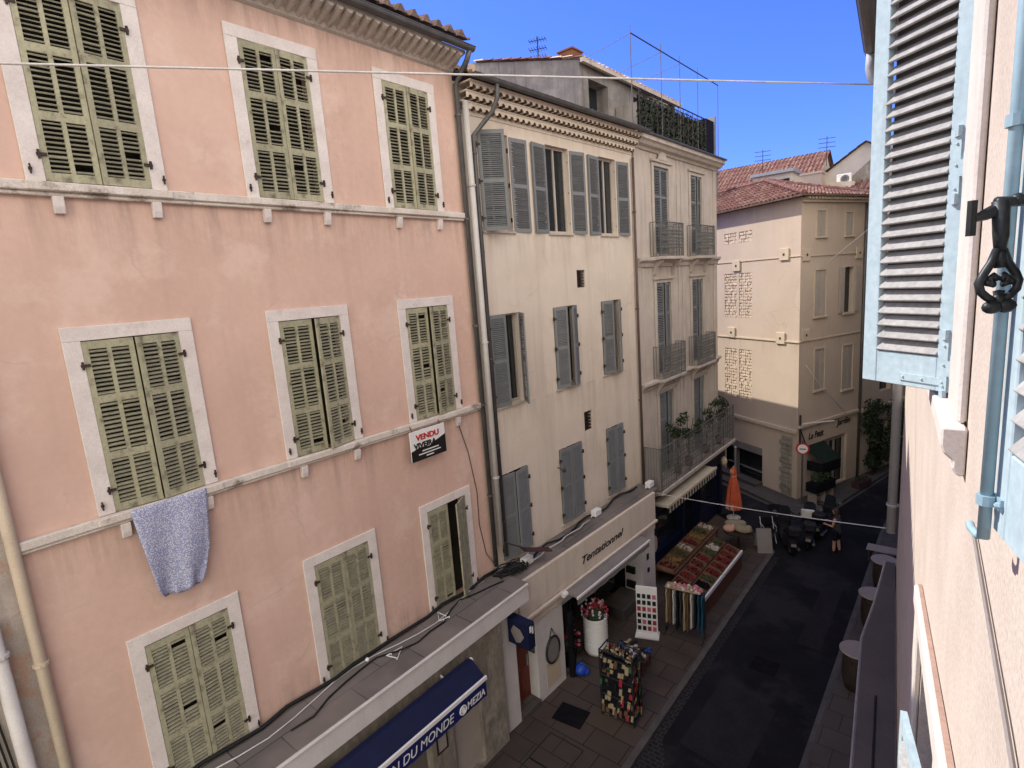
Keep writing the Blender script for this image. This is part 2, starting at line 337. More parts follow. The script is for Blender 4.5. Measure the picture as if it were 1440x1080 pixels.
def wall_mesh(mb, u0, u1, z0, z1, ops, depth=9.0, rd=.22, mi=0, sides=True, o=0.0):
    us = sorted({u0, u1, *[x for q in ops for x in q[:2]]}); zs = sorted({z0, z1, *[x for q in ops for x in q[2:4]]})
    us = [x for x in us if u0 <= x <= u1]; zs = [x for x in zs if z0 <= x <= z1]
    def hole(a, b): return any(q[0] < a < q[1] and q[2] < b < q[3] for q in ops)
    for i in range(len(us) - 1):
        for j in range(len(zs) - 1):
            if not hole((us[i] + us[i + 1]) / 2, (zs[j] + zs[j + 1]) / 2):
                mb.quad((us[i], o, zs[j]), (us[i + 1], o, zs[j]), (us[i + 1], o, zs[j + 1]), (us[i], o, zs[j + 1]), mi)
    for q in ops:
        a, b, c, d = q[:4]
        mb.quad((a, o, c), (a, o, d), (a, o - rd, d), (a, o - rd, c), mi); mb.quad((b, o, c), (b, o, d), (b, o - rd, d), (b, o - rd, c), mi)
        mb.quad((a, o, c), (b, o, c), (b, o - rd, c), (a, o - rd, c), mi); mb.quad((a, o, d), (b, o, d), (b, o - rd, d), (a, o - rd, d), mi)
    if sides:
        mb.quad((u0, o, z0), (u0, o, z1), (u0, o - depth, z1), (u0, o - depth, z0), mi); mb.quad((u1, o, z0), (u1, o, z1), (u1, o - depth, z1), (u1, o - depth, z0), mi)
        mb.quad((u0, o - depth, z0), (u0, o - depth, z1), (u1, o - depth, z1), (u1, o - depth, z0), mi)

def tile_roof(name, parent, u0, u1, of, zf, depth, slope, mats=None, pitch=.24, course=.42, amp=.055):
    """canal tiles running up from the front edge; slope = rise per metre going inwards"""
    mb = MB(); n = max(2, int((u1 - u0) / pitch)); per = 6; cols = n * per + 1
    nc = max(2, int(depth / course))
    for c in range(nc):
        d0 = c * course; d1 = (c + 1) * course + .05
        A = []; B = []
        jit = random.uniform(-.01, .01)
        for k in range(cols):
            u = u0 + (u1 - u0) * k / (cols - 1); ph = math.sin(2 * math.pi * k / per)
            h = amp * (ph if ph > 0 else ph * .8)
            w = random.uniform(-.006, .006)
            A.append(mb.p(u, of - d0, zf + d0 * slope + h + .03 + jit + w)); B.append(mb.p(u, of - d1, zf + d1 * slope + h * .85 + w))
        for k in range(cols - 1): mb.face([A[k], A[k + 1], B[k + 1], B[k]], 1 if random.random() < .25 else 0)
        if c == 0:
            C = [mb.p(u0 + (u1 - u0) * k / (cols - 1), of, zf - .02) for k in range(cols)]
            for k in range(cols - 1): mb.face([C[k], C[k + 1], A[k + 1], A[k]], 1)
    return mb.build(name, mats or [M['tile'], M['tiledark']], parent, recalc=False)

def gutter(mb, u0, u1, o, z, r=.075, mi=0):
    N = 8; P = []
    for u in (u0, u1):
        P.append([mb.p(u, o + r * math.cos(t), z - r * math.sin(t)) for t in [math.pi * k / N for k in range(N + 1)]])
        mb.poly([(u, o + r * math.cos(t), z - r * math.sin(t)) for t in [math.pi * k / N for k in range(N + 1)]], mi)
    for k in range(N): mb.face([P[0][k], P[1][k], P[1][k + 1], P[0][k + 1]], mi)
    mb.tube([(u0, o + r, z), (u1, o + r, z)], .012, 6, mi)

# ------------------------------------------------------------------ shutters
def leaf_mb(w, h, rows, cols, slats, side, frame=.065, rail=.10, t=.035, hinges=(), slat_t=.011, slat_d=.03, sang=40):
    """hinge at u=0; side=+1 leaf extends to +u, -1 to -u; materials 0 frame, 1 slat, 2 iron"""
    mb = MB(); S = side
    def bx(a, b, c, d, z0, z1, mi=0): mb.box(min(S * a, S * b), max(S * a, S * b), c, d, z0, z1, mi)
    bx(0, frame, 0, t, 0, h); bx(w - frame, w, 0, t, 0, h)
    zr = [0] + [h * k / rows for k in range(1, rows)] + [h]
    for k, z in enumerate(zr):
        a = z if k == 0 else (z - rail if k == rows else z - rail / 2)
        bx(frame, w - frame, .002, t - .002, a, a + rail)
    inner = w - 2 * frame; mw = frame * .8
    for c in range(1, cols):
        x = frame + inner * c / cols
        bx(x - mw / 2, x + mw / 2, .003, t - .003, rail, h - rail)
    for r in range(rows):
        za = zr[r] + (rail if r == 0 else rail / 2); zb = zr[r + 1] - (rail if r == rows - 1 else rail / 2)
        for c in range(cols):
            xa = frame + inner * c / cols + (mw / 2 if c else 0); xb = frame + inner * (c + 1) / cols - (mw / 2 if c < cols - 1 else 0)
            for k in range(slats):
                z = za + (zb - za) * (k + .5) / slats + random.uniform(-.003, .003)
                if slats == 11 and random.random() < .012: continue
                tilt = rad(sang + random.uniform(-5, 5) + (random.choice((-18, 14)) if random.random() < .05 else 0)); dy = Vector((0, math.cos(tilt), -math.sin(tilt)))
                dz = Vector((0, math.sin(tilt), math.cos(tilt)))
                mb.obox((S * (xa + xb) / 2, t / 2, z), (abs(xb - xa) / 2, 0, 0), dy * slat_d, dz * slat_t / 2, 1)
    for z in hinges:
        bx(-.05, .05, t, t + .02, z - .018, z + .018, 2); bx(-.04, -.015, t - .02, t + .03, z - .05, z + .05, 2)
    return mb

LEAF = {}
def leaf(key, name, parent, u, o, z, ang, mats, **kw):
    """ang = opening in degrees from closed, swung outwards"""
    if key not in LEAF:
        LEAF[key] = leaf_mb(**kw).build(name, mats, parent, bevel=0)
        ob = LEAF[key]
    else:
        ob = LEAF[key].copy(); COL.objects.link(ob); ob.parent = parent; ob.name = name
    ob.location = (u, -o, z); ob.rotation_euler = (0, 0, -rad(ang) * kw['side'])
    return ob

# ================================================================== GROUND
mb = MB(False); mb.quad((-150, -120, ROAD - .02), (150, -120, ROAD - .02), (150, 220, ROAD - .02), (-150, 220, ROAD - .02))
tag(mb.build('ground', M['paving2'], recalc=False), kind='structure')
mb = MB(False)
mb.poly([(-5.2, -30, ROAD), (-2.2, -30, ROAD), (-2.2, 24, ROAD), (-2.1, 27, ROAD), (-.3, 34, ROAD), (5.4, 50, ROAD), (2.6, 50, ROAD), (-2.3, 33, ROAD), (-3.0, 30.2, ROAD), (-4.28, 24.8, ROAD), (-5.3, 24.2, ROAD), (-7.6, 25.6, ROAD), (-14, 29.4, ROAD), (-14, 26.8, ROAD), (-8.5, 23.2, ROAD), (-6.3, 21.6, ROAD), (-5.2, 20.6, ROAD)])
tag(mb.build('road', M['asphalt'], recalc=False), kind='structure')
mb = MB(False)
mb.poly([(-5.14, 6, ROAD + .004), (-4.95, 6, ROAD + .004), (-4.95, 20.3, ROAD + .004), (-5.14, 20.3, ROAD + .004)])
mb.poly([(-5.14, 4, ROAD + .0035), (-4.2, 4, ROAD + .0035), (-4.45, 9.4, ROAD + .0035), (-5.14, 10.6, ROAD + .0035)])
tag(mb.build('road_gutter', M['setts'], recalc=False), kind='structure')

mb = MB(False)
mb.poly([(-4.6, 10.4, ROAD + .004), (-3.2, 10.2, ROAD + .004), (-3.1, 12.6, ROAD + .004), (-4.5, 12.9, ROAD + .004)]); mb.poly([(-3.3, 15.5, ROAD + .004), (-2.7, 15.5, ROAD + .004), (-2.75, 20.0, ROAD + .004), (-3.3, 20.0, ROAD + .004)])
tag(mb.build('road_patch', mat('asphalt repair', (.024, .023, .024), (.030, .029, .030), 2, .9, fine=.4, fscale=50), recalc=False), kind='structure')
def slab(name, pts, m, z0=ROAD - .01, z1=G):
    b = MB(False); b.prism(pts, 'z', z0, z1); return tag(b.build(name, m), kind='structure')
slab('pavement', [(-9, -12), (-5.30, -12), (-5.30, 20.4), (-5.7, 21.1), (-6.4, 21.5), (-8.2, 22.7), (-9, 23)], M['paving'])
slab('kerb', [(-5.298, -12), (-5.15, -12), (-5.15, 20.5), (-5.62, 21.25), (-6.3, 21.68), (-6.2, 21.5), (-5.69, 21.09), (-5.298, 20.4)], M['kerb'], z1=G + .004)
slab('pavement', [(-2.16, -12), (.6, -12), (.6, 24), (1.2, 28), (4, 34), (.5, 34), (-1.9, 27), (-2.16, 24)], M['paving2'])
slab('kerb', [(-2.28, -12), (-2.162, -12), (-2.162, 24), (-2.02, 27), (-2.14, 27), (-2.28, 24)], M['kerb'], z1=G + .004)
slab('pavement', [(-14, 30), (-7.5, 25.8), (-5.4, 24.45), (-4.38, 24.95), (-3.1, 30.3), (-2.4, 33), (2.4, 50), (-5, 50)], M['paving2'])

# ================================================================== PINK HOUSE
PINK = fthing('pink_house', 'long salmon pink house with nine olive green shuttered windows and two white ledges', 'house', (-8.6, 0), 0)
WU = [1.67, 4.27, 6.89]; WZ = [1.63, -2.55, -6.80]; FW = 1.5; FH = 2.45; J = .19
pops = [(u + J, u + FW - J, z, z + FH - .18) for u in WU for z in WZ]
mb = MB(); wall_mesh(mb, .78, 8.97, G, 4.72, pops, depth=9)
mb.build('wall', M['pink'], PINK, recalc=False)
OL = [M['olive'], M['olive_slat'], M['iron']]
angs = {(0, 0): (2, 3), (1, 0): (3, 2), (2, 0): (1, 3), (0, 1): (6, 9), (1, 1): (4, 13), (2, 1): (0, 9), (0, 2): (1, 2), (1, 2): (2, 1), (2, 2): (3, 26)}
lw = (FW - 2 * J) / 2 - .008; lh = FH - .18 - .02
first = None
for i, u in enumerate(WU):
    for j, z in enumerate(WZ):
        mb = MB()
        mb.box(u, u + J, .003, .035, z, z + FH - .18); mb.box(u + FW - J, u + FW, .003, .035, z, z + FH - .18)
        mb.box(u, u + FW, .003, .036, z + FH - .18, z + FH)
        if j == 2: mb.box(u + J - .02, u + FW - J + .02, -.15, .03, z - .07, z - .004)
        w = mb.build('window', M['pinkwhite'], PINK, bevel=.006)
        g = MB(); g.quad((u + J, -.2, z), (u + FW - J, -.2, z), (u + FW - J, -.2, z + FH - .18), (u + J, -.2, z + FH - .18)); g.build('pane', M['dusk'], w, recalc=False)
        al, ar = angs[(i, j)]
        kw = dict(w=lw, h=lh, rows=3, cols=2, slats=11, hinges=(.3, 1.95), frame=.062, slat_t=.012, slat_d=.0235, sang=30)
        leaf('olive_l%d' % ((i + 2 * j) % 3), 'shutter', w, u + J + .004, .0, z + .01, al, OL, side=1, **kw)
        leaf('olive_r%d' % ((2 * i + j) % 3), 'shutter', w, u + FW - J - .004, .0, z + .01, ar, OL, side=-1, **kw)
        # iron shutter dogs on the jambs
        for uu in (u + .04, u + FW - .05):
            d = MB(); d.box(uu, uu + .035, .036, .06, z + .12, z + .15); d.box(uu + .01, uu + .022, .036, .075, z + .08, z + .19)
            d.build('shutter_dog', M['iron'], w)
for z in (1.46, -2.72):
    mb = MB()
    mb.box(.86, 8.93, .004, .10, z + .05, z + .165); mb.box(.86, 8.93, .004, .07, z, z + .05)
    for u in WU: mb.box(u - .03, u + FW + .03, .004, .125, z + .055, z + .16)
    mb.build('ledge', M['ledge'], PINK, bevel=.012)
    for u in WU:
        for du in (.20, 1.26):
            b = MB(); b.prism([(.004, z), (.10, z), (.085, z - .12), (.06, z - .2), (.004, z - .2)], 'u', u + du, u + du + .11)
            b.build('bracket', M['pinkwhite'], PINK, bevel=.006)
# cornice of plaster scallops
mb = MB()
mb.prism([(.003, 4.42), (.06, 4.45), (.10, 4.52), (.22, 4.57), (.30, 4.64), (.44, 4.68), (.44, 4.74), (.003, 4.74)], 'u', .78, 8.97)
for k in range(44):
    u = .9 + k * .184
    mb.tube([(u, .02, 4.51), (u, .45, 4.665)], .062, 8)
mb.build('cornice', M['stonetrim'], PINK)
mb = MB(); gutter(mb, .6, 9.08, .55, 4.78, .085); mb.build('gutter', M['zinc'], PINK)
tile_roof('roof', PINK, .5, 9.02, .56, 4.93, 5.5, .30, [M['tiledark'], M['tiledark']], amp=.095, pitch=.30)  # dark tile all over, putting the roof's backlit shade into the colour
# shop ground floor, projecting
mb = MB()
mb.box(.78, 9.02, .005, 1.0, -6.93, -6.76)
mb.build('ledge_top', M['ledgegrey'], PINK, bevel=.01)
mb = MB(); mb.box(.78, 9.0, .85, 1.03, -7.20, -6.815); mb.box(.78, 9.0, .90, 1.055, -6.812, -6.775)
mb.build('fascia', M['white'], PINK, bevel=.008)
mb = MB(); wall_mesh(mb, .78, 8.15, G, -6.94, [(2.2, 5.9, G + .05, -7.75), (6.5, 7.36, G + .12, -8.1)], depth=.8, rd=.2, o=.84)
mb.build('shop_wall', M['shopstone'], PINK, recalc=False)
mb = MB(); mb.box(6.5, 7.36, .68, .74, G + .12, -8.1); mb.box(6.53, 7.33, .74, .755, -8.6, -8.14); mb.build('door', M['panel'], PINK)
mb = MB(); mb.box(6.9, 7.18, .742, .765, -8.84, -8.78); mb.build('letter_slot', M['iron'], PINK)
mb = MB(); mb.box(2.2, 5.9, .62, .66, G, -7.75)
sh = mb.build('shop_window', M['ledgegrey'], PINK)
mb = MB()
for a, b in ((6.02, 6.06), (6.28, 6.32)): mb.box(a, b, .842, .856, -9.1, -8.5)
mb.box(6.02, 6.32, .842, .856, -9.14, -9.1); mb.box(6.02, 6.32, .842, .856, -8.5, -8.46); mb.box(6.02, 6.32, .841, .85, -9.1, -8.5, 1)
mb.build('poster_frame', [M['iron'], M['panel']], PINK)

AW = fthing('awning', 'navy blue shop awning reading CHAMPION DU MONDE below the white fascia', 'awning', (-8.6, 0), 0)
mb = MB()
mb.prism([(1.04, -7.42), (1.08, -7.36), (1.20, -7.36), (1.52, -7.60), (1.52, -7.66), (1.08, -7.62)], 'u', 2.6, 6.88)
mb.build('cover', M['blue'], AW, bevel=.01)
mb = MB(); mb.box(2.6, 6.90, 1.515, 1.56, -7.665, -7.575); mb.build('front_bar', M['whiteclean'], AW, bevel=.01)
mb = MB(); N = 60
for k in range(N):
    a = 2.6 + 4.27 * k / N; b = 2.6 + 4.27 * (k + 1) / N
    za = -7.99 - .02 * abs(math.sin(k * .7)); zb = -7.99 - .02 * abs(math.sin((k + 1) * .7))
    mb.quad((a, 1.535, -7.66), (b, 1.535, -7.66), (b, 1.545, zb), (a, 1.545, za)); mb.quad((a, 1.528, -7.66), (b, 1.528, -7.66), (b, 1.538, zb), (a, 1.538, za))
mb.build('valance', M['blue2'], AW, recalc=False)
mb = MB(); mb.tube([(6.78, 1.1, -7.45), (6.95, 1.1, -7.45)], .06, 10); mb.build('end_cap', M['whiteclean'], AW)
for a in (3.2, 6.3):
    mb = MB(); mb.tube([(a, .86, -7.5), (a, 1.2, -7.62), (a, 1.5, -7.64)], .025, 8); mb.build('arm', M['whiteclean'], AW)
text_mesh('lettering', 'CHAMPION DU MONDE', .25, M['whiteclean'], AW, 3.45, 1.552, -7.92, shear=.2, extrude=.002, width=2.48)
text_mesh('lettering', 'MEZIA', .20, M['whiteclean'], AW, 6.30, 1.552, -7.93, shear=.15, extrude=.002, width=.50, bold=.004)
mb = MB(); mb.tube([(6.19 + .085 * math.cos(t), 1.555, -7.86 + .085 * math.sin(t)) for t in [k * math.pi / 10 for k in range(21)]], .013, 6)
mb.tube([(6.19 + .04 * math.cos(t), 1.555, -7.86 + .04 * math.sin(t)) for t in [k * math.pi / 10 for k in range(21)]], .012, 6)
for k in range(4):
    t = k * math.pi / 4; mb.tube([(6.19 - .085 * math.cos(t), 1.553, -7.86 - .085 * math.sin(t)), (6.19 + .085 * math.cos(t), 1.553, -7.86 + .085 * math.sin(t))], .006, 4)
mb.build('emblem', M['whiteclean'], AW)

# VENDU board
SG = fthing('sale_sign', 'white and black VENDU estate board hung under a pink house window', 'sign', (-8.6, 0), 0)
mb = MB(); mb.box(6.72, 7.66, .16, .18, -3.32, -2.70)
mb.build('board', M['whiteclean'], SG, bevel=.004)
mb = MB(); mb.prism([(6.72, -3.32), (7.66, -3.32), (7.66, -2.93), (7.45, -2.99), (7.2, -3.08), (6.95, -3.05), (6.72, -3.10)], 'o', .1815, .184); mb.build('lower_panel', M['lettering'], SG)
text_mesh('lettering', 'VENDU', .16, M['signred'], SG, 6.87, .186, -2.90, width=.62, bold=.004)
text_mesh('lettering', 'VIVEIRA', .15, M['lettering'], SG, 6.80, .188, -3.06, width=.60, bold=.004)
mb = MB()
for z, a, b in ((-3.15, 7.0, 7.45), (-3.21, 6.9, 7.5), (-3.27, 7.1, 7.3)): mb.box(a, b, .186, .188, z, z + .022)
mb.build('small_print', M['whiteclean'], SG)
mb = MB()
for u in (6.8, 7.55): mb.tube([(u, .17, -2.71), (u, .11, -2.6)], .008, 5)
mb.build('wire', M['iron'], SG)

# blue cloth hanging from the ledge
mb = MB(); nu, nz = 26, 26; grid = []
for j in range(nz + 1):
    t = j / nz; row = []
    for i in range(nu + 1):
        s = i / nu
        L = 1.99 + .13 * t ** 1.3; Rr = 2.95 - .12 * t - .07 * max(0, t - .7) / .3
        u = L + (Rr - L) * s
        drop = 1.22 + .15 * min(1, 2.4 * math.sin(math.pi * s)) + .015 * math.sin(s * 17)
        z = -2.56 - drop * t
        o = .13 + .03 * math.sin(s * 10 + t * 2.5) * (.3 + t) + .03 * math.sin(math.pi * t) + (.05 * math.sin(s * 21 + 1) * max(0, t - .78) * 3)
        row.append(mb.p(u, o, z))
    grid.append(row)
for j in range(nz):
    for i in range(nu): mb.face([grid[j][i], grid[j][i + 1], grid[j + 1][i + 1], grid[j + 1][i]])
cl = mb.build('hanging_cloth', M['cloth'], None, smooth=True, recalc=False); cl.location = (-8.6, 0, 0); cl.rotation_euler = (0, 0, facing(0))
sm = cl.modifiers.new('thickness', 'SOLIDIFY'); sm.thickness = .008
tag(cl, 'pale blue patterned cloth draped from a pink house window', 'cloth')

# pipes between the houses
def pipe(name, label, pts, r, m, p0=(-8.6, 0), az=0, clips=(), group='downpipes on the house fronts', n=10):
    t = fthing(name, label, 'drainpipe', p0, az, group)
    b = MB(); b.tube(pts, r, n); b.build('tube', m, t, smooth=True)
    for (u, o, z) in clips:
        c = MB(); c.tube([(u, o, z - .02), (u, o, z + .02)], r * 1.28, n); c.box(u - .02, u + .02, 0, o, z - .015, z + .015); c.build('clip', m, t)
    return t
pipe('drainpipe', 'beige painted drainpipe at the near end of the pink house', [(.80, .09, 4.3), (.80, .09, G)], .065, M['beigepipe'], clips=[(.80, .09, z) for z in (2.5, -.8, -4.1, -7)])
pipe('drainpipe', 'grey white soil pipe on the peeling wall beside the beige pipe', [(.46, .10, -3.4), (.5, .10, G)], .075, M['pvc'], clips=[(.47, .10, -3.8), (.48, .10, -6)])
pipe('drainpipe', 'dark zinc drainpipe falling from the pink house gutter', [(8.98, .55, 4.72), (8.98, .45, 4.55), (8.98, .09, 4.2), (8.98, .09, -6.6)], .055, M['zinc'], clips=[(8.98, .09, z) for z in (3.6, 1.5, -.8, -2.6, -4.8)])

# neighbour at the far left
NB = fthing('peeling_house', 'sliver of old peeling grey house beside the pink house', 'house', (-8.62, 0), 0)
M['peel'] = mat('peeling grey render', (.44, .39, .34), (.36, .31, .27), 2, .95, bump=.4, bscale=15, fine=.12, stain=(.40, .25, .18), stscale=2.2, stamt=.8, stlo=.52, sthi=.6, streak=(.17, .15, .14), samt=.6)
mb = MB(); wall_mesh(mb, -9, .775, G, 4.3, [(-1.6, -.5, -2.6, -.3), (-1.6, -.5, -6.8, -4.5)], depth=9); mb.build('wall', M['peel'], NB, recalc=False)
tile_roof('roof', NB, -9, .72, .4, 4.35, 5, .3)
mb = MB(); mb.box(-4, .05, .02, .12, -9.9, -7.9); mb.build('shop_board', M['maroon'], NB)
mb = MB()
for k in range(3):
    u = .22 + .05 * k
    mb.tube([(u, .03, -4.5), (u + .06, .05, -5.6), (u - .03, .04, -6.6), (u + .04, .03, -8)], .012, 5)
mb.build('cable', M['cable'], NB)
mb = MB(); mb.tube([(.05, .10, -4.05), (.25, .12, -4.2), (.46, .10, -4.05)], .07, 10); mb.build('pipe_branch', M['pvc'], NB)
for q in ((-1.6, -.5, -2.6, -.3), (-1.6, -.5, -6.8, -4.5)):
    mb = MB(); mb.quad((q[0], -.2, q[2]), (q[1], -.2, q[2]), (q[1], -.2, q[3]), (q[0], -.2, q[3])); mb.build('pane', M['glass'], NB, recalc=False)

# cables and clutter on the ledge
def world_tube(name, label, cat, pts, r, m, group=None, n=6):
    b = MB(False); b.tube(pts, r, n); return tag(b.build(name, m, smooth=True), label, cat, group)
def sag(a, b, s, n=14):
    a = Vector(a); b = Vector(b)
    return [a.lerp(b, k / n) - Vector((0, 0, s * 4 * (k / n) * (1 - k / n))) for k in range(n + 1)]
X = -8.6
world_tube('cable', 'thick black cable bundle lying along the foot of the pink wall', 'cable', [(X + .10 + .03 * math.sin(k * 1.7), .9 + k * .45, -6.70 + .025 * math.sin(k * 2.3)) for k in range(19)], .035, M['cable'], 'cables on the shop ledge')
world_tube('cable', 'thin grey cable wandering over the flagstone shop ledge', 'cable', [(X + .25 + .14 * math.sin(k * .8), 2.2 + k * .45, -6.745 + .006 * (k % 2)) for k in range(15)], .012, M['whitecable'], 'cables on the shop ledge')
world_tube('cable', 'thin dark cable running down the pink wall near the drainpipe', 'cable', [(X + .02, 8.2, -2.8), (X + .02, 8.45, -3.6), (X + .02, 8.62, -4.6), (X + .02, 8.6, -5.4), (X + .02, 8.75, -6.2), (X + .05, 9.0, -6.6)], .008, M['cable'], 'cables on the shop ledge')
world_tube('cable', 'second black cable looping over the flagstone ledge nearer its edge', 'cable', [(X + .42 + .16 * math.sin(k * .9 + 1) + .05 * math.sin(k * 2.2), 3.4 + k * .38, -6.74 + .02 * abs(math.sin(k * 1.4))) for k in range(15)], .016, M['cable'], 'cables on the shop ledge')
def hanger(y, x, a, label):
    b = MB(False)
    P = [(0, 0), (.34, .10), (.02, .24), (.0, .0)]
    pts = [(x + p * math.cos(a) - q * math.sin(a), y + p * math.sin(a) + q * math.cos(a), -6.742 + .01 * k) for k, (p, q) in enumerate(P)]
    b.tube(pts, .011, 5); b.tube([pts[2], (pts[2][0] + .06, pts[2][1] + .08, -6.70), (pts[2][0] + .1, pts[2][1] + .04, -6.69)], .008, 5)
    tag(b.build('coat_hanger', M['whiteclean']), label, 'hanger', 'coat hangers fallen on the ledge')
hanger(5.5, X + .62, 1.9, 'white coat hanger lying flat on the ledge under the middle window')
hanger(7.0, X + .5, 2.9, 'white coat hanger lying on the ledge under the right lower window')
b = MB(False); b.ball((X + .18, 5.15, -6.71), .04); tag(b.build('ball', M['whiteclean']), 'small white ball on the ledge against the cable bundle', 'ball')

# ================================================================== CREAM HOUSE
CP = (-8.6, 9.1); CA = 2.0
CREAM = fthing('cream_house', 'narrow cream house with grey shutters and a tiled genoise eave', 'house', CP, CA)
top = [(.50, 1.50, 1.28, 3.45), (2.92, 3.90, 1.28, 3.45), (5.38, 6.28, 1.28, 3.45)]
mid = [(.36, 1.44, -2.82, -.63), (2.85, 3.87, -2.82, -.63), (5.18, 6.22, -2.82, -.63)]
bot = [(.27, 1.35, -6.66, -4.5), (2.74, 3.78, -6.66, -4.5), (5.14, 6.10, -6.66, -4.5)]
mb = MB(); wall_mesh(mb, -.12, 7.27, -8.0, 4.3, top + mid + bot + [(4.02, 4.42, -.17, .31), (4.03, 4.43, -4.30, -3.72)], depth=9)
mb.build('wall', M['cream'], CREAM, recalc=False)
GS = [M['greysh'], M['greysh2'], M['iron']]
def cwin(q, la, ra, sill=True, frame=True):
    a, b, c, d = q; mb = MB()
    if sill: mb.box(a - .06, b + .06, -.2, .05, c - .05, c - .003)
    f = .05
    mb.box(a, a + f, -.19, -.13, c, d); mb.box(b - f, b, -.19, -.13, c, d); mb.box(a + f, b - f, -.19, -.13, d - f, d); mb.box((a + b) / 2 - .03, (a + b) / 2 + .03, -.188, -.132, c, d - f)
    mb.box(a + f, b - f, -.187, -.133, c + .0, c + .07)
    w = mb.build('window', M['stonetrim'], CREAM, bevel=.004)
    g = MB(); g.quad((a, -.17, c), (b, -.17, c), (b, -.17, d), (a, -.17, d)); g.build('pane', M['glass'], w, recalc=False)
    lw_ = (b - a) / 2 - .004 if la is None or abs(la) < 100 else .60
    return w
def cleaf(w, u, z, h, wd, side, ang, o=.012):
    return leaf('grey_%.2f_%.2f_%d' % (wd, h, side), 'shutter', w, u, o, z, ang, GS, w=wd, h=h, rows=2, cols=1, slats=22, side=side, frame=.07, rail=.09, hinges=(.28, h / 2, h - .3), slat_t=.012, slat_d=.022, sang=55)
w = cwin(top[0], 0, 0); cleaf(w, .48, 1.27, 2.15, .60, 1, 38); cleaf(w, 1.53, 1.27, 2.15, .60, -1, 176)
w = cwin(top[1], 0, 0); cleaf(w, 2.90, 1.27, 2.15, .60, 1, 174); cleaf(w, 3.94, 1.27, 2.15, .60, -1, 172)
w = cwin(top[2], 0, 0); cleaf(w, 5.36, 1.27, 2.15, .60, 1, 175); cleaf(w, 6.32, 1.27, 2.15, .60, -1, 173)
w = cwin(mid[0], 0, 0); cleaf(w, .36, -2.82, 2.19, .54, 1, 4); cleaf(w, 1.44, -2.82, 2.19, .54, -1, 52)
w = cwin(mid[1], 0, 0); cleaf(w, 2.85, -2.82, 2.19, .51, 1, 7); cleaf(w, 3.87, -2.82, 2.19, .51, -1, 24)
w = cwin(mid[2], 0, 0); cleaf(w, 5.18, -2.82, 2.19, .52, 1, 8); cleaf(w, 6.22, -2.82, 2.19, .52, -1, 27)
for q, (al, ar) in zip(bot, ((4, 9), (2, 2), (2, 3))):
    w = cwin(q, 0, 0); cleaf(w, q[0], q[2], 2.15, round((q[1] - q[0]) / 2 - .005, 2), 1, al); cleaf(w, q[1], q[2], 2.15, round((q[1] - q[0]) / 2 - .005, 2), -1, ar)
for a, b, c, d in ((4.02, 4.42, -.17, .31), (4.03, 4.43, -4.30, -3.72)):
    mb = MB()
    for k in range(6): mb.box(a, b, -.10, -.04, c + (d - c) * (k + .2) / 6, c + (d - c) * (k + .55) / 6)
    mb.box(a, b, -.16, -.15, c, d); mb.build('vent', M['iron'], CREAM)
# genoise: three rows of half round tiles
def genoise(mb, u0, u1, o, z, h, wd, r):
    n = int((u1 - u0) / wd); wd = (u1 - u0) / n; K = 8
    for i in range(n):
        c = u0 + wd * (i + .5); arc = [(c + r * math.cos(math.pi * k / K), z + r * math.sin(math.pi * k / K)) for k in range(K + 1)]
        outer = []
        for k in range(K + 1):
            t = math.pi * k / K
            outer.append((c + wd / 2 * max(-1, min(1, 1.5 * math.cos(t))), z + h * min(1, 1.5 * math.sin(t))))
        for k in range(K):
            a, b = arc[k], arc[k + 1]; e, f = outer[k], outer[k + 1]
            mb.quad((a[0], o, a[1]), (b[0], o, b[1]), (f[0], o, f[1]), (e[0], o, e[1]), 0)
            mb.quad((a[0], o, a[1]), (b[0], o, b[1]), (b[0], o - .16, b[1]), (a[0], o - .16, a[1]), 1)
            mb.quad((a[0], o, a[1]), (b[0], o, b[1]), (c + (b[0] - c) * .82, o + .02, z + (b[1] - z) * .82), (c + (a[0] - c) * .82, o + .02, z + (a[1] - z) * .82), 2)
        mb.poly([(p, o - .158, q) for p, q in arc], 1)
        for s_ in (-1, 1):
            e0 = c + s_ * r; e1 = c + s_ * wd / 2
            mb.quad((e0, o, z), (e1, o, z), (e1, o - .16, z), (e0, o - .16, z), 0)
    mb.box(u0, u1, -.01, o + .015, z + h, z + h + .03)
mb = MB()
for k in range(3): genoise(mb, .0, 7.25, .13 + .13 * k, 3.78 + .165 * k, .12, .205, .068)
mb.box(0, 7.25, -.01, .02, 3.70, 3.776)
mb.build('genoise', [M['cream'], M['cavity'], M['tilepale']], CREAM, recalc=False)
mb = MB(); gutter(mb, -.1, 7.3, .58, 4.30, .08); mb.build('gutter', M['zinc'], CREAM)
tile_roof('roof', CREAM, -.1, 7.3, .52, 4.32, 5.0, .30, [M['tiledark'], M['tile']])
mb = MB()
for k in range(3): mb.tube([(-.05 + .1 * k, .52 - .3 * k, 4.4 + .1 * k), (.2 + .16 * k, .2 - .3 * k, 4.52 + .1 * k)], .09, 8)
mb.build('ridge_tile', M['tilepale'], CREAM)
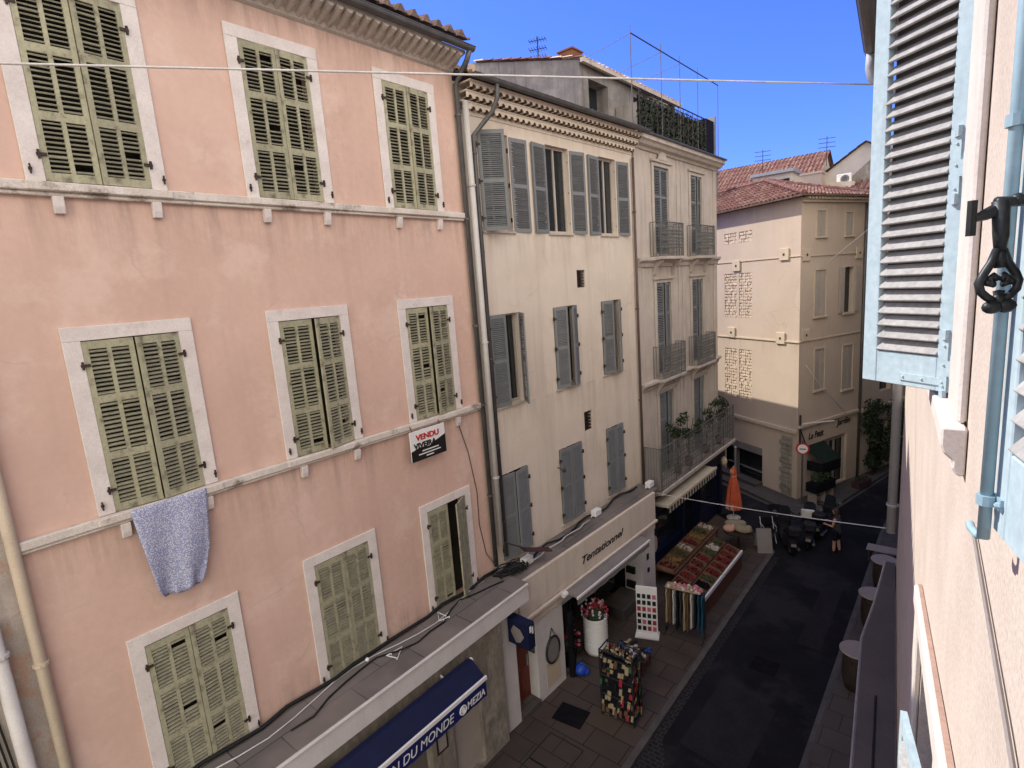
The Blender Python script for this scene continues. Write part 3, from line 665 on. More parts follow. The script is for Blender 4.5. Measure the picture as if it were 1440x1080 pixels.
# shopfront
mb = MB(); mb.box(-.3, 7.0, .005, .72, -6.98, -6.84); mb.build('ledge_top', M['ledgegrey'], CREAM, bevel=.01)
mb = MB()
mb.box(-.15, 6.62, .66, .80, -7.78, -6.86); mb.box(-.15, 6.66, .70, .86, -7.88, -7.80); mb.box(-.15, 6.62, .60, .78, -8.12, -7.90)
mb.build('fascia', M['cream'], CREAM, bevel=.01)
mb = MB()
mb = MB()
for a, b in ((-.78, -.32), (.40, 1.52), (5.75, 6.62)):
    mb = MB(); mb.box(a, b, .10, .74, G, -8.12)
    if a < -.5: mb.box(-.78, -.15, .10, .742, -8.118, -7.2)
    mb.build('pillar', M['white'], CREAM, bevel=.008)
for q in ((-.32, .40, .60, .64, -8.3, -8.12), (1.52, 5.75, .55, .60, -8.4, -8.12)):
    mb = MB(); mb.box(*q); mb.build('lintel', M['white'], CREAM)
mb = MB(); mb.box(.72, 1.28, .742, .75, -10.2, -9.5); mb.build('pillar_panel', M['tantrim'], CREAM)
mb = MB(); mb.box(-.32, .40, .40, .45, G + .15, -8.3)
for z in (-10.0, -9.2): mb.box(-.22, .30, .45, .47, z, z + .65)
dr = mb.build('door', M['redwood'], CREAM, bevel=.006)
mb = MB(); mb.box(.27, .31, .47, .51, -9.35, -9.05); mb.build('handle', M['zincbright'], dr)
mb = MB(); mb.box(-.32, .40, .1, .80, G, G + .15); mb.build('doorstep', M['paving2'], CREAM, bevel=.01)
mb = MB(); mb.box(.36, .40, .46, .68, -9.0, -8.6); mb.build('letter_box', M['zinc'], CREAM)
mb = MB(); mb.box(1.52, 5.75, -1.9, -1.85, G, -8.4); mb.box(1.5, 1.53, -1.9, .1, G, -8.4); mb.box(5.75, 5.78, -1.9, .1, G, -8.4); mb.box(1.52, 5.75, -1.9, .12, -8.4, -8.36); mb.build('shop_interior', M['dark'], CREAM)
mb = MB()
for u in (2.9, 4.2): mb.box(u, u + .07, -.15, -.08, G, -8.4)
mb.box(1.52, 5.75, -.15, -.08, -9.0, -8.94); mb.box(4.2, 5.6, -.12, -.11, G + .5, -9.0, 1); mb.box(1.6, 2.9, -.12, -.11, G + .4, -9.0, 1)
mb.build('glazing', [M['iron'], M['glass']], CREAM)
mb = MB(); mb.box(4.55, 5.75, -.05, .73, G, G + .38); mb.build('display_plinth', M['paving2'], CREAM, bevel=.01)
mb = MB(); mb.box(1.52, 2.4, -.05, .68, G, G + .06); mb.build('threshold', M['kerb'], CREAM)
for q in ((6.05, 6.17, .742, .76, -9.0, -8.8), (6.08, 6.2, .742, .76, -9.45, -9.3), (5.65, 5.745, .2, .5, -9.9, -9.68), (5.65, 5.745, .2, .5, -9.4, -9.18), (5.65, 5.745, .2, .5, -8.8, -8.58)):
    mb = MB(); mb.box(*q); mb.build('notice', M['lettering'], CREAM)
text_mesh('lettering', 'Tentationnel', .30, M['lettering'], CREAM, 2.35, .805, -7.50, shear=.35, width=2.15, bold=.003)
CA_ = fthing('awning', 'folded grey awning with white front bar over the cream shop', 'awning', CP, CA)
mb = MB(); mb.prism([(.80, -7.93), (.80, -7.84), (1.0, -7.81), (1.22, -7.86), (1.22, -7.92)], 'u', 1.55, 5.35); mb.build('cover', M['awngrey'], CA_, bevel=.008)
mb = MB(); mb.box(1.53, 5.37, 1.22, 1.26, -7.93, -7.87); mb.build('front_bar', M['whiteclean'], CA_)
mb = MB()
for k in range(40):
    a = 1.55 + 3.8 * k / 40; mb.box(a, a + 3.8 / 40, 1.225, 1.232, -8.10 - .012 * math.sin(k * 1.1), -7.93)
mb.build('valance', M['awngrey'], CA_)
mb = MB(); mb.tube([(1.38, .9, -7.86), (1.53, .9, -7.86)], .07, 10); mb.build('end_cap', M['whiteclean'], CA_)
# hanging mirror / tray on pillar
t = fthing('hanging_mirror', 'round dark mirror hung by a strap on the white shop pillar', 'mirror', CP, CA)
mb = MB(); mb.tube([(1.0 + .27 * math.cos(x), .77, -9.22 + .36 * math.sin(x)) for x in [k * math.pi / 12 for k in range(25)]], .028, 6); mb.build('frame', M['blackiron'], t)
mb = MB(); mb.prism([(1.0 + .26 * math.cos(x), -9.22 + .35 * math.sin(x)) for x in [k * math.pi / 12 for k in range(24)]], 'o', .75, .765); mb.build('glass', M['awngrey'], t)
mb = MB(); mb.tube([(.86, .77, -8.92), (1.0, .76, -8.62), (1.14, .77, -8.92)], .012, 5); mb.build('strap', M['lettering'], t)
# blue projecting sign
t = fthing('projecting_sign', 'dark blue box sign with white emblem sticking out above the red door', 'sign', CP, CA)
mb = MB(); mb.box(-.62, -.38, .80, 1.42, -8.05, -7.42); mb.build('box', M['blue'], t, bevel=.012)
mb = MB(); mb.prism([(.90, -7.72), (1.0, -7.55), (1.2, -7.60), (1.3, -7.75), (1.18, -7.92), (1.05, -7.96)], 'u', -.625, -.63); mb.build('emblem', M['awngrey'], t)
mb = MB(); mb.box(-.56, -.50, 1.42, 1.43, -7.62, -7.48); mb.box(-.48, -.44, 1.42, 1.43, -7.68, -7.52); mb.build('mark', M['whiteclean'], t)
mb = MB(); mb.box(-.5, -.42, .70, .80, -7.6, -7.45); mb.build('mount', M['iron'], t)
pipe('drainpipe', 'pale pipe between two dark pipes at the pink and cream joint', [(.06, .15, 3.9), (.06, .15, -6.1)], .068, M['pvc'], CP, CA, clips=[(.06, .15, z) for z in (2.2, -1.2, -4.4)])
pipe('drainpipe', 'dark grey pipe bending from the cream house gutter at its left end', [(.62, .58, 4.22), (.62, .56, 3.95), (.60, .42, 3.72), (.40, .2, 3.42), (.27, .10, 3.25), (.26, .10, -6.5)], .05, M['zinc'], CP, CA, clips=[(.26, .10, z) for z in (2.9, .8, -1.6, -3.6, -5.6)])
pipe('drainpipe', 'thin brown drainpipe where the cream and stone houses meet', [(7.2, .08, 3.6), (7.22, .08, -7.0)], .04, M['rustpipe'], CP, CA, clips=[(7.21, .08, z) for z in (2.0, -1.0, -4.0)])
# ledge clutter at the corner
t = fthing('tin_sheet', 'bent maroon metal flap sticking out over the corner of the ledge', 'metal sheet', CP, CA)
mb = MB(); mb.tube([(.1, .15, -6.05), (.55, .5, -6.32)], .02, 6); mb.build('rod', M['iron'], t)
mb = MB(); mb.obox((.8, .62, -6.42), (.32, .18, -.08), (-.05, .10, .0), (.002, .004, .012)); mb.build('flap', M['maroon'], t)
world_tube('cable', 'black and white cable snaking along the cream shop ledge', 'cable', [(-8.6 + .35 + .1 * math.sin(k * 1.3), 9.2 + k * .4, -6.79 + .04 * abs(math.sin(k * 1.9))) for k in range(17)], .028, M['cable'], 'cables on the shop ledge')
world_tube('cable', 'loose white flex lying on the cream shop ledge', 'cable', [(-8.6 + .5 + .05 * math.sin(k * 2.1), 9.9 + k * .3, -6.76 + .03 * abs(math.sin(k * 1.2))) for k in range(10)], .016, M['whitecable'], 'cables on the shop ledge')
b = MB(False)
for k in range(9):
    a = random.uniform(0, 6.28); b.tube([(-8.25 + .3 * math.cos(a + j * .9) * (1 - j * .1), 9.2 + .45 * math.sin(a * 1.3 + j * .8), -6.77 + .05 * (k % 3) + .03 * math.sin(j)) for j in range(7)], .016, 5)
tag(b.build('cable', M['cable']), 'tangle of black cables heaped on the ledge at the pink and cream joint', 'cable', 'cables on the shop ledge')
for y, x, l in ((9.75, .42, 'white junction box on the ledge under the near cream window'), (13.1, .40, 'white junction box lying on the ledge midway along the cream house'), (15.9, .75, 'white alarm box at the far end of the cream shop ledge')):
    b = MB(False); b.box(-8.6 + x - .09, -8.6 + x + .09, y - .16, y + .16, -6.80, -6.62); b.tube([(-8.6 + x, y - .16, -6.72), (-8.6 + x, y - .3, -6.76)], .02, 6)
    tag(b.build('junction_box', M['whiteclean'], bevel=.02), l, 'box', 'junction boxes on the shop ledge')
b = MB(False); b.tube([(-8.58, 11.75, -4.95), (-8.3, 11.7, -5.0)], .015, 6); b.ball((-8.27, 11.7, -5.0), .06, 8); tag(b.build('wall_lamp', M['iron']), 'small lamp on a short arm beside the lower middle cream window', 'lamp')

# ================================================================== STONE HOUSE
SP = (-8.345, 16.42); SA = .5
STONE = fthing('stone_house', 'grey stone townhouse with wrought iron balconies and a roof terrace', 'house', SP, SA)
cols_ = [(1.38, 2.52), (4.42, 5.50)]
sops = [(a, b, z0, z1) for a, b in cols_ for z0, z1 in ((.72, 3.55), (-3.4, -.26), (-7.05, -4.1))]
mb = MB(); wall_mesh(mb, .02, 7.0, -7.7, 4.28, sops, depth=9, rd=.25); mb.quad((.02, 0, 4.27), (7.0, 0, 4.27), (7.0, -9, 4.27), (.02, -9, 4.27))
mb.build('wall', M['stone'], STONE, recalc=False)
def fwin(a, b, c, d, closed):
    mb = MB(); s = .16
    mb.box(a - s, a, .004, .05, c, d + .12); mb.box(b, b + s, .004, .05, c, d + .12); mb.box(a, b, .004, .05, d, d + .12)
    mb.box(a - s - .05, b + s + .05, .004, .11, d + .12, d + .2)
    w = mb.build('window', M['stonetrim'], STONE, bevel=.01)
    g = MB(); g.quad((a, -.22, c), (b, -.22, c), (b, -.22, d), (a, -.22, d)); g.build('pane', M['glass'], w, recalc=False)
    wd = round((b - a) / 2 - .005, 2)
    if True:
        for s_, u, an in ((1, a, 2 if closed == 2 else 5), (-1, b, 2 if closed == 2 else 12)):
            leaf('fw_%.2f_%.2f_%d' % (wd, d - c, s_), 'shutter', w, u, -.06, c, an, GS, w=wd, h=d - c - .01, rows=3, cols=1, slats=16, side=s_, frame=.06, rail=.08, slat_t=.012, slat_d=.022, sang=50)
for (a, b) in cols_:
    fwin(a, b, .72, 3.55, 2 if a < 2 else 1); fwin(a, b, -3.4, -.26, 1); fwin(a, b, -7.05, -4.1, 1)
mb = MB()
mb.prism([(.003, 3.95), (.06, 3.95), (.10, 4.02), (.22, 4.06), (.28, 4.14), (.36, 4.18), (.36, 4.30), (.003, 4.30)], 'u', .0, 7.15); mb.build('cornice', M['stonetrim'], STONE)
mb = MB(); mb.box(-.02, 7.2, .30, .44, 4.30, 4.36); mb.build('gutter', M['zinc'], STONE, bevel=.02)
for z in (.50, -3.62):
    mb = MB(); mb.prism([(.003, z - .22), (.06, z - .2), (.1, z - .08), (.2, z), (.2, z + .08), (.003, z + .1)], 'u', .02, 7.05)
    for (a, b) in cols_:
        mb.prism([(.003, z - .02), (.42, z + .02), (.42, z + .12), (.003, z + .12)], 'u', a - .38, b + .34)
        for u in (a - .2, b + .1): mb.prism([(.003, z - .5), (.08, z - .46), (.16, z - .25), (.34, z - .05), (.34, z), (.003, z)], 'u', u, u + .14)
    mb.build('string_course', M['stonetrim'], STONE, bevel=.008)
mb = MB()
for u in (.02, 6.72): mb.box(u, u + .30, .004, .045, -6.8, 3.94)
for u in (3.2, 3.55): mb.box(u, u + .12, .004, .03, -6.8, 3.94)
mb.build('pilaster', M['stone'], STONE, bevel=.006)
mb = MB(); mb.prism([(1.62, 3.75), (1.72, 3.95), (1.95, 4.05), (2.18, 3.95), (2.28, 3.75)], 'o', .05, .12); mb.build('keystone', M['stonetrim'], STONE)
def railing(mb, u0, u1, o, z0, z1, step=.11, mi=0, ret=0.0):
    h = z1 - z0
    mb.box(u0, u1, o - .02, o + .02, z1 - .025, z1, mi); mb.box(u0, u1, o - .012, o + .012, z0, z0 + .02, mi); mb.box(u0, u1, o - .01, o + .01, z1 - .16, z1 - .145, mi); mb.box(u0, u1, o - .01, o + .01, z0 + .12, z0 + .135, mi)
    for u in (u0, u1):
        mb.box(u - .015, u + .015, o - .016, o + .016, z0, z1, mi)
        if ret:
            mb.box(u - .012, u + .012, ret, o, z1 - .025, z1, mi); mb.box(u - .012, u + .012, ret, o, z0, z0 + .02, mi)
            k = 0
            while ret + k * .1 < o: mb.box(u - .008, u + .008, ret + k * .1 - .007, ret + k * .1 + .007, z0, z1, mi); k += 1
    n = max(2, int((u1 - u0) / step))
    for k in range(n + 1):
        u = u0 + (u1 - u0) * k / n; mb.box(u - .008, u + .008, o - .008, o + .008, z0, z1, mi)
        if k < n:
            c = u + (u1 - u0) / n / 2; rr = (u1 - u0) / n / 2
            for zc in (z0 + h * .30, z0 + h * .50, z0 + h * .70):
                mb.tube([(c + rr * .95 * math.cos(t), o, zc + rr * 1.35 * math.sin(t)) for t in [j * math.pi / 4 for j in range(9)]], .014, 4, mi, caps=False)
M['railgrey'] = mat('grey painted ironwork', (.15, .148, .14), (.11, .108, .10), 6, .7, rnd=.1)
for (a, b), z0 in [(c, z) for c in cols_ for z in (.62, -3.5)]:
    mb = MB(); railing(mb, a - .36, b + .32, .38, z0, z0 + 1.12, .10, ret=.03); mb.build('balcony', M['railgrey'], STONE)
mb = MB(); mb.prism([(.003, -7.55), (.3, -7.45), (.55, -7.3), (.75, -7.26), (.75, -7.12), (.003, -7.12)], 'u', .0, 7.1); bl = mb.build('balcony_slab', M['stonetrim'], STONE, bevel=.01)
mb = MB(); railing(mb, -.02, 7.05, .68, -7.12, -5.64, .13, ret=.03)
for k in range(7): mb.box(.0 + k * 1.17 - .02, .0 + k * 1.17 + .02, .66, .70, -7.12, -5.62)
mb.build('balcony', M['railgrey'], STONE)
mb = MB(); mb.quad((-.02, .03, -7.1), (-.02, .64, -7.1), (-.02, .64, -5.68), (-.02, .03, -5.68)); mb.build('balcony_screen', M['awngrey'], STONE, recalc=False)
# attic storey set back behind the terrace
mb = MB(); wall_mesh(mb, .0, 7.3, 4.27, 6.95, [(.5, 1.75, 5.3, 6.5), (3.6, 6.9, 4.6, 6.55)], depth=4.6, rd=.5, o=-1.75)
mb.poly([(.0, -1.75, 6.95), (.0, -6.4, 8.2), (.0, -6.4, 6.95)]); mb.poly([(7.3, -1.75, 6.95), (7.3, -6.4, 8.2), (7.3, -6.4, 6.95)])
mb.box(2.2, 3.5, -1.72, -.35, 4.27, 5.9)
mb.build('attic_wall', M['oldgrey'], STONE, recalc=False)
mb = MB(); mb.quad((.5, -2.2, 5.3), (1.75, -2.2, 5.3), (1.75, -2.2, 6.5), (.5, -2.2, 6.5)); mb.quad((3.6, -2.2, 4.6), (6.9, -2.2, 4.6), (6.9, -2.2, 6.55), (3.6, -2.2, 6.55)); mb.build('attic_window', M['glass'], STONE, recalc=False)
tile_roof('attic_roof', STONE, -.12, 7.4, -1.5, 6.93, 4.9, .268, [M['tile'], M['tilepale']], amp=.05)
mb = MB(); mb.box(-.15, 7.42, -1.62, -1.50, 6.80, 6.93); mb.build('attic_eave', M['stonetrim'], STONE)
mb = MB(); mb.box(.25, .85, -2.7, -2.15, 7.0, 7.46); mb.box(.21, .89, -2.74, -2.11, 7.46, 7.52); mb.build('chimney', M['soil'], STONE, bevel=.01)
# terrace railing with hedge screen
t = fthing('terrace_screen', 'roof terrace railing covered with dark artificial hedge', 'railing', SP, SA)
mb = MB(); railing(mb, .62, 6.1, -.02, 4.37, 5.78, .4); mb.build('rail', M['iron'], t)
mb = MB()
for k in range(28): mb.leaves((.72 + k * .195, -.05, 5.05), (.17, .10, .68), 95, .10, 0)
mb.build('hedge', M['leafhedge'], t, recalc=False)
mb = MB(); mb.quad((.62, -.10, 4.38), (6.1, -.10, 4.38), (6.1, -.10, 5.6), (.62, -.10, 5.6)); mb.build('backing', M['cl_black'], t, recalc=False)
mb = MB(); mb.box(6.15, 6.95, -.9, -.02, 4.37, 5.82); mb.build('parapet_panel', M['cl_navy'], t)
mb = MB(); mb.box(6.96, 7.12, -.9, .02, 4.37, 6.02); mb.build('parapet_pillar', M['zincbright'], t)
t = fthing('pergola_frame', 'thin bare metal pergola frame above the roof terrace', 'pergola', SP, SA)
mb = MB(); mb.tube([(.12, .0, 7.2), (7.4, .0, 7.25)], .02, 6); mb.build('beam', M['iron'], t)
for u in (.12, 2.2, 3.7, 5.3, 7.38):
    mb = MB(); mb.tube([(u, .0, 4.37), (u, .0, 7.42 if u < 7 else 7.26)], .014, 6); mb.build('post', M['zinc'], t)
for u in (.12, 2.2, 3.7):
    mb = MB(); mb.tube([(u, .0, 7.18), (u, -1.55, 6.98)], .010, 5); mb.build('rafter', M['zincbright'], t)
# balcony plants
for k, (u, h, l) in enumerate(((1.9, .55, 'leafy plant at the near end of the long stone balcony'), (2.9, .65, 'bushy dark plant in the middle of the long balcony'), (4.6, .8, 'tall bushy plant in front of the far balcony window'), (6.0, .7, 'spreading plant near the far end of the long balcony'))):
    t = fthing('balcony_plant', l, 'plant', SP, SA, 'potted plants on the stone balcony')
    mb = MB(); mb.lathe([(.11, -7.1), (.15, -6.8), (.16, -6.78)], (u, .42), 10); mb.build('pot', M['soil'], t)
    mb = MB()
    for s_ in range(5): mb.tube([(u, .42, -6.8), (u + random.uniform(-.2, .2), .42 + random.uniform(-.1, .15), -6.2), (u + random.uniform(-.4, .4), .45 + random.uniform(-.2, .3), -5.55 + h * .4)], .012, 4)
    for s_ in range(5): mb.leaves((u + random.uniform(-.38, .38), .45 + random.uniform(-.2, .25), -5.62 + random.uniform(-.3, h * .75)), (.22, .18, .2), 55, .13, 0)
    mb.build('foliage', M['leaf'], t, recalc=False)
# blue shopfront
mb = MB(); wall_mesh(mb, .0, 7.0, G, -7.6, [(.55, 2.5, G + .7, -8.2), (2.8, 4.2, G + .02, -8.2), (4.5, 6.4, G + .7, -8.2)], depth=.3, rd=.25, o=.20); mb.build('shopfront', M['navywood'], STONE, recalc=False)
mb = MB(); mb.box(0, 7.0, .20, .34, -8.1, -7.62)
for u in (.05, 2.58, 4.25, 6.5): mb.box(u, u + .18, .20, .29, G, -8.12)
mb.build('shop_trim', M['navywood'], STONE, bevel=.01)
for a, b, c in ((.55, 2.5, G + .7), (2.8, 4.2, G), (4.5, 6.4, G + .7)):
    mb = MB(); mb.quad((a, -.04, c), (b, -.04, c), (b, -.04, -8.2), (a, -.04, -8.2)); mb.build('shop_window', M['glass'], STONE, recalc=False)
mb = MB(); mb.prism([(.14 + .16 * math.cos(x), -9.15 + .3 * math.sin(x)) for x in [k * math.pi / 8 for k in range(16)]], 'o', .295, .32); mb.build('plaque', M['tantrim'], STONE)
t = fthing('awning', 'striped green and cream awning rolled under the long stone balcony', 'awning', SP, SA)
mb = MB(); mb.prism([(.25, -7.60), (.5, -7.57), (.84, -7.60), (.84, -7.66), (.25, -7.7)], 'u', .0, 4.4); mb.build('cover', M['stripew'], t)
mb = MB(); mb.box(-.02, 4.42, .84, .92, -7.66, -7.55); mb.build('front_bar', M['tantrim'], t, bevel=.01)
mb = MB()
for k in range(36):
    a = 4.4 * k / 36; mb.box(a, a + 4.4 / 36, .875, .882, -7.92 + .03 * abs(math.sin(k * math.pi / 2)), -7.66, k % 2)
mb.build('valance', [M['stripeg'], M['stripew']], t)
t = fthing('shop_lamp', 'small lamp with an ochre globe at the far end of the blue shopfront', 'lamp', SP, SA)
mb = MB(); mb.box(6.3, 6.36, .34, .5, -7.75, -7.7); mb.build('arm', M['iron'], t)
mb = MB(); mb.ball((6.33, .52, -7.95), .17, 10, sc_=(.8, .8, 1.2)); mb.build('globe', M['tantrim'], t, smooth=True)

# ================================================================== TAN CORNER HOUSE
TC = (-5.65, 25.98)
l_ = Vector((math.sin(rad(-59)), math.cos(rad(-59)), 0)); r_ = Vector((math.sin(rad(21.5)), math.cos(rad(21.5)), 0)); c_ = Vector((TC[0], TC[1], 0))
TAN = thing('tan_house', 'ochre corner house with a red hipped roof and bricked up windows', 'house', (TC[0], TC[1], 0), 0)
FL = bpy.data.objects.new('sunny_wall', None)
def tl(u, o, z):  # sunny face: u = metres left of the corner, o outwards
    return l_ * u + Vector((-math.cos(rad(-59)), math.sin(rad(-59)), 0)) * o + Vector((0, 0, z))
def tr(u, o, z):
    return r_ * u + Vector((math.cos(rad(21.5)), -math.sin(rad(21.5)), 0)) * o + Vector((0, 0, z))
class MT(MB):
    def __init__(s, f): super().__init__(False); s.fn = f
    def p(s, a, b, c): s.v.append(tuple(s.fn(a, b, c))); return len(s.v) - 1
TZ = 2.78
infill = [(a, b, c, d) for a, b in ((2.75, 3.6), (3.75, 4.6)) for c, d in ((-2.3, -.18), (-6.35, -3.85), (1.25, 1.75))]
mb = MT(tl); wall_mesh(mb, 0, 9.0, G, TZ, infill + [(2.05, 4.65, G + .1, -8.55)], sides=False, rd=.10); mb.quad((9, 0, G), (9, 0, TZ), (9, -4.6, TZ), (9, -4.6, G))
mb.build('wall', M['tan'], TAN, recalc=False)
TW = [(1.05, 1.68, 1.15, 2.2), (3.12, 3.68, 1.15, 2.12), (1.0, 1.78, -2.25, -.28), (3.15, 3.85, -2.28, -.24), (1.1, 1.82, -5.55, -3.72), (3.2, 3.98, -5.85, -3.8)]
mb = MT(tr); wall_mesh(mb, 0, 4.6, G, TZ, TW + [(1.9, 3.75, G + .05, -8.0)], sides=False, rd=.2); mb.quad((4.6, 0, G), (4.6, 0, TZ), (4.6, -9, TZ), (4.6, -9, G))
mb.build('wall', M['tan'], TAN, recalc=False)
for a, b, c, d in infill:
    mb = MT(tl); nx, nz = 6, max(3, int((d - c) / .14))
    mb.quad((a, -.05, c), (b, -.05, c), (b, -.05, d), (a, -.05, d))
    for i in range(nx):
        for j in range(nz):
            w = (b - a) / nx; h = (d - c) / nz; x = a + w * i + random.uniform(0, .03); z = c + h * j + random.uniform(0, .02)
            mb.box(x, x + w * random.uniform(.7, .95), -.09, -.035 + random.uniform(.0, .04), z, z + h * random.uniform(.55, .85))
    mb.build('infill', M['rubble'], TAN)
for z, dz in ((-.0, 0), ):
    pass
for f, L, w, a, b in ((tl, 6, .04, -3.30, -3.24), (tl, 6, .10, -7.35, -7.2), (tl, 6, .03, .36, .39), (tr, 4.55, .04, -3.28, -3.22), (tr, 4.55, .04, .33, .39), (tr, 4.6, .10, -7.1, -6.98)):
    mb = MT(f); mb.box(0, L, .003, w, a, b); mb.build('string_course', M['tantrim'], TAN)
for f, u, z in ((tl, .85, .50), (tl, 3.75, .18), (tl, 1.0, -3.15), (tl, 4.1, -3.05), (tr, .35, .4), (tr, .4, -3.0), (tr, 4.2, .35)):
    mb = MT(f); mb.box(u - .25, u + .25, .004, .06, z - .25, z + .25); mb.box(u - .05, u + .05, .06, .075, z - .05, z + .05, 1); mb.build('tie_plate', [M['tantrim'], M['iron']], TAN, bevel=.01)
M['paleshut'] = mat('pale taupe shutter', (.42, .36, .30), (.38, .33, .27), 3, .7, fine=.06, rnd=.08)
for k, (a, b, c, d) in enumerate(TW):
    mb = MT(tr); mb.box(a - .07, a, .003, .03, c, d); mb.box(b, b + .07, .003, .03, c, d); mb.box(a - .07, b + .07, .003, .03, d, d + .07); mb.box(a - .1, b + .1, .003, .09, c - .08, c - .003)
    w = mb.build('window', M['tantrim'], TAN)
    g = MT(tr); g.quad((a, -.18, c), (b, -.18, c), (b, -.18, d), (a, -.18, d)); g.build('pane', M['glass'], w, recalc=False)
    for s_ in (0, 1):
        g = MT(tr); m_ = (a + b) / 2
        if k == 3:
            x0, x1 = ((a - .42, a - .06) if s_ == 0 else (b + .06, b + .42)); oo = .035
        else:
            x0, x1 = ((a + .01, m_ - .01) if s_ == 0 else (m_ + .01, b - .01)); oo = -.04
        g.box(x0, x1, oo, oo + .03, c + .01, d - .01); g.box(x0 + .05, x1 - .05, oo + .03, oo + .037, c + .08, c + (d - c) * .48); g.box(x0 + .05, x1 - .05, oo + .03, oo + .037, c + (d - c) * .54, d - .08)
        g.build('shutter', M['paleshut'], w)
# hip roof
ez = TZ + .02; ov = .42
class RoofB(MB): pass
def corner(a, b, z): return l_ * a + r_ * b + Vector((0, 0, z))
E0 = corner(-ov, -ov, ez); E1 = corner(9.2, -ov, ez); E2 = corner(9.2, 4.9, ez); E3 = corner(-ov, 4.9, ez)
R0 = corner(3.9, 2.3, 4.15); R1 = corner(9.2, 2.3, 4.15)
def tiled(mb, A, B, C, D, nw, nc, mi=0):
    """A-B eave, D-C ridge, corrugated; triangle if C==D"""
    up = (B - A).cross(D - A).normalized()
    if up.z < 0: up = -up
    per = 6
    for c in range(nc):
        f0 = c / nc; f1 = (c + 1.06) / nc
        r0 = []; r1 = []
        for k in range(nw * per + 1):
            s = k / (nw * per); h = .055 * math.sin(2 * math.pi * k / per)
            lo = A.lerp(B, s); 
            # straight up-slope direction, clipped by hips
            def pt(f):
                a = A.lerp(D, f); b = B.lerp(C, f); L0 = (B - A).length
                q = lo + (A.lerp(D, f) - A) - (B - A).normalized() * ((A.lerp(D, f) - A).dot((B - A).normalized()))
                x = (q - a).dot((B - A).normalized()); w = (b - a).length
                x = max(0, min(w, x)); return a + (B - A).normalized() * x
            r0.append(mb.p(*(pt(f0) + up * (h + .03)))); r1.append(mb.p(*(pt(min(1, f1)) + up * (h * .85))))
        for k in range(nw * per): mb.face([r0[k], r0[k + 1], r1[k + 1], r1[k]], 1 if random.random() < .22 else 0)
mb = MB(False)
tiled(mb, E0, E1, R1, R0, 40, 9); tiled(mb, E3, E0, R0, R0, 22, 9); tiled(mb, E2, E3, R0, R1, 40, 8)
mb.build('roof', [M['tile'], M['tileold']], TAN, recalc=False)
mb = MB(False)
for a, b in ((E0, R0), (R0, R1), (E3, R0)):
    n = int((b - a).length / .38)
    for k in range(n): mb.tube([a.lerp(b, k / n) + Vector((0, 0, .08)), a.lerp(b, (k + 1.1) / n) + Vector((0, 0, .05))], .10, 8)
mb.build('ridge_tile', M['tile'], TAN)
mb = MB(False)
mb.poly([corner(-ov, -ov, ez - .06), corner(9.2, -ov, ez - .06), corner(9.2, 4.9, ez - .06), corner(-ov, 4.9, ez - .06)])
for A, B in ((E0, E1), (E0, E3)):
    mb.quad(A + Vector((0, 0, -.06)), B + Vector((0, 0, -.06)), B + Vector((0, 0, .03)), A + Vector((0, 0, .03)))
mb.build('soffit', M['tiledark'], TAN, recalc=False)
# genoise teeth on right face
mb = MT(tr)
for k in range(22): mb.box(.05 + k * .21, .05 + k * .21 + .12, .003, .30, TZ - .14, TZ - .05)
mb.box(0, 4.6, .003, .15, TZ - .24, TZ - .15)
mb.build('genoise', M['tantrim'], TAN)
# ground floor
mb = MT(tl); mb.quad((2.05, -.35, G), (4.65, -.35, G), (4.65, -.35, -8.5), (2.05, -.35, -8.5)); mb.build('shop_window', M['glass'], TAN, recalc=False)
mb = MT(tl); mb.box(2.05, 4.65, -.34, .02, -8.9, -8.55); mb.box(2.05, 4.65, -.3, -.2, -9.9, -9.85); mb.box(3.9, 4.0, -.3, -.2, G, -8.9); mb.build('shop_frame', M['awngrey'], TAN)
mb = MT(tl)
for k in range(13): mb.box(.25, .95 if k % 2 else .85, .004, .06 + .02 * (k % 3), G + .22 * k, G + .22 * k + .19)
mb.build('stone_pier', M['shopstone'], TAN, bevel=.02)
mb = MT(tl); mb.box(2.0, 6, .01, .5, G, G + .16); mb.build('step', M['paving2'], TAN)
mb = MT(tr); mb.quad((1.9, -.25, G), (3.75, -.25, G), (3.75, -.25, -8.0), (1.9, -.25, -8.0)); mb.build('shop_window', M['glass'], TAN, recalc=False)
mb = MT(tr)
for u in (1.9, 2.5, 2.95, 3.68): mb.box(u, u + .07, -.22, -.14, G, -8.0)
mb.box(1.9, 3.75, -.22, -.12, -8.2, -8.0); mb.build('shop_frame', M['paleshut'], TAN)
def tr_text(body, u, z, size, width):
    ob = text_mesh('lettering', body, size, M['lettering'], TAN, 0, 0, 0, shear=.2, width=width, bold=.004)
    for v in ob.data.vertices: v.co = tr(u + v.co.x, .02 - v.co.y, z + v.co.z)
tr_text('Le Petit', .75, -7.75, .42, 1.1); tr_text('Jardin', 2.9, -7.5, .40, 1.1)
AWT = tag(bpy.data.objects.new('awning', None), 'dark green awning seen edge on at the ochre corner shop', 'awning'); COL.objects.link(AWT); AWT.location = TAN.location
mb = MT(tr); mb.prism([(.05, -8.0), (.85, -8.62), (.85, -8.67), (.05, -8.12)], 'u', .55, 1.85); mb.build('cover', M['stripeg'], AWT)
mb = MT(tr); mb.box(.55, 1.85, .83, .86, -9.1, -8.64); mb.box(.55, .57, .1, .83, -9.1, -8.66); mb.build('valance', M['cl_black'], AWT)
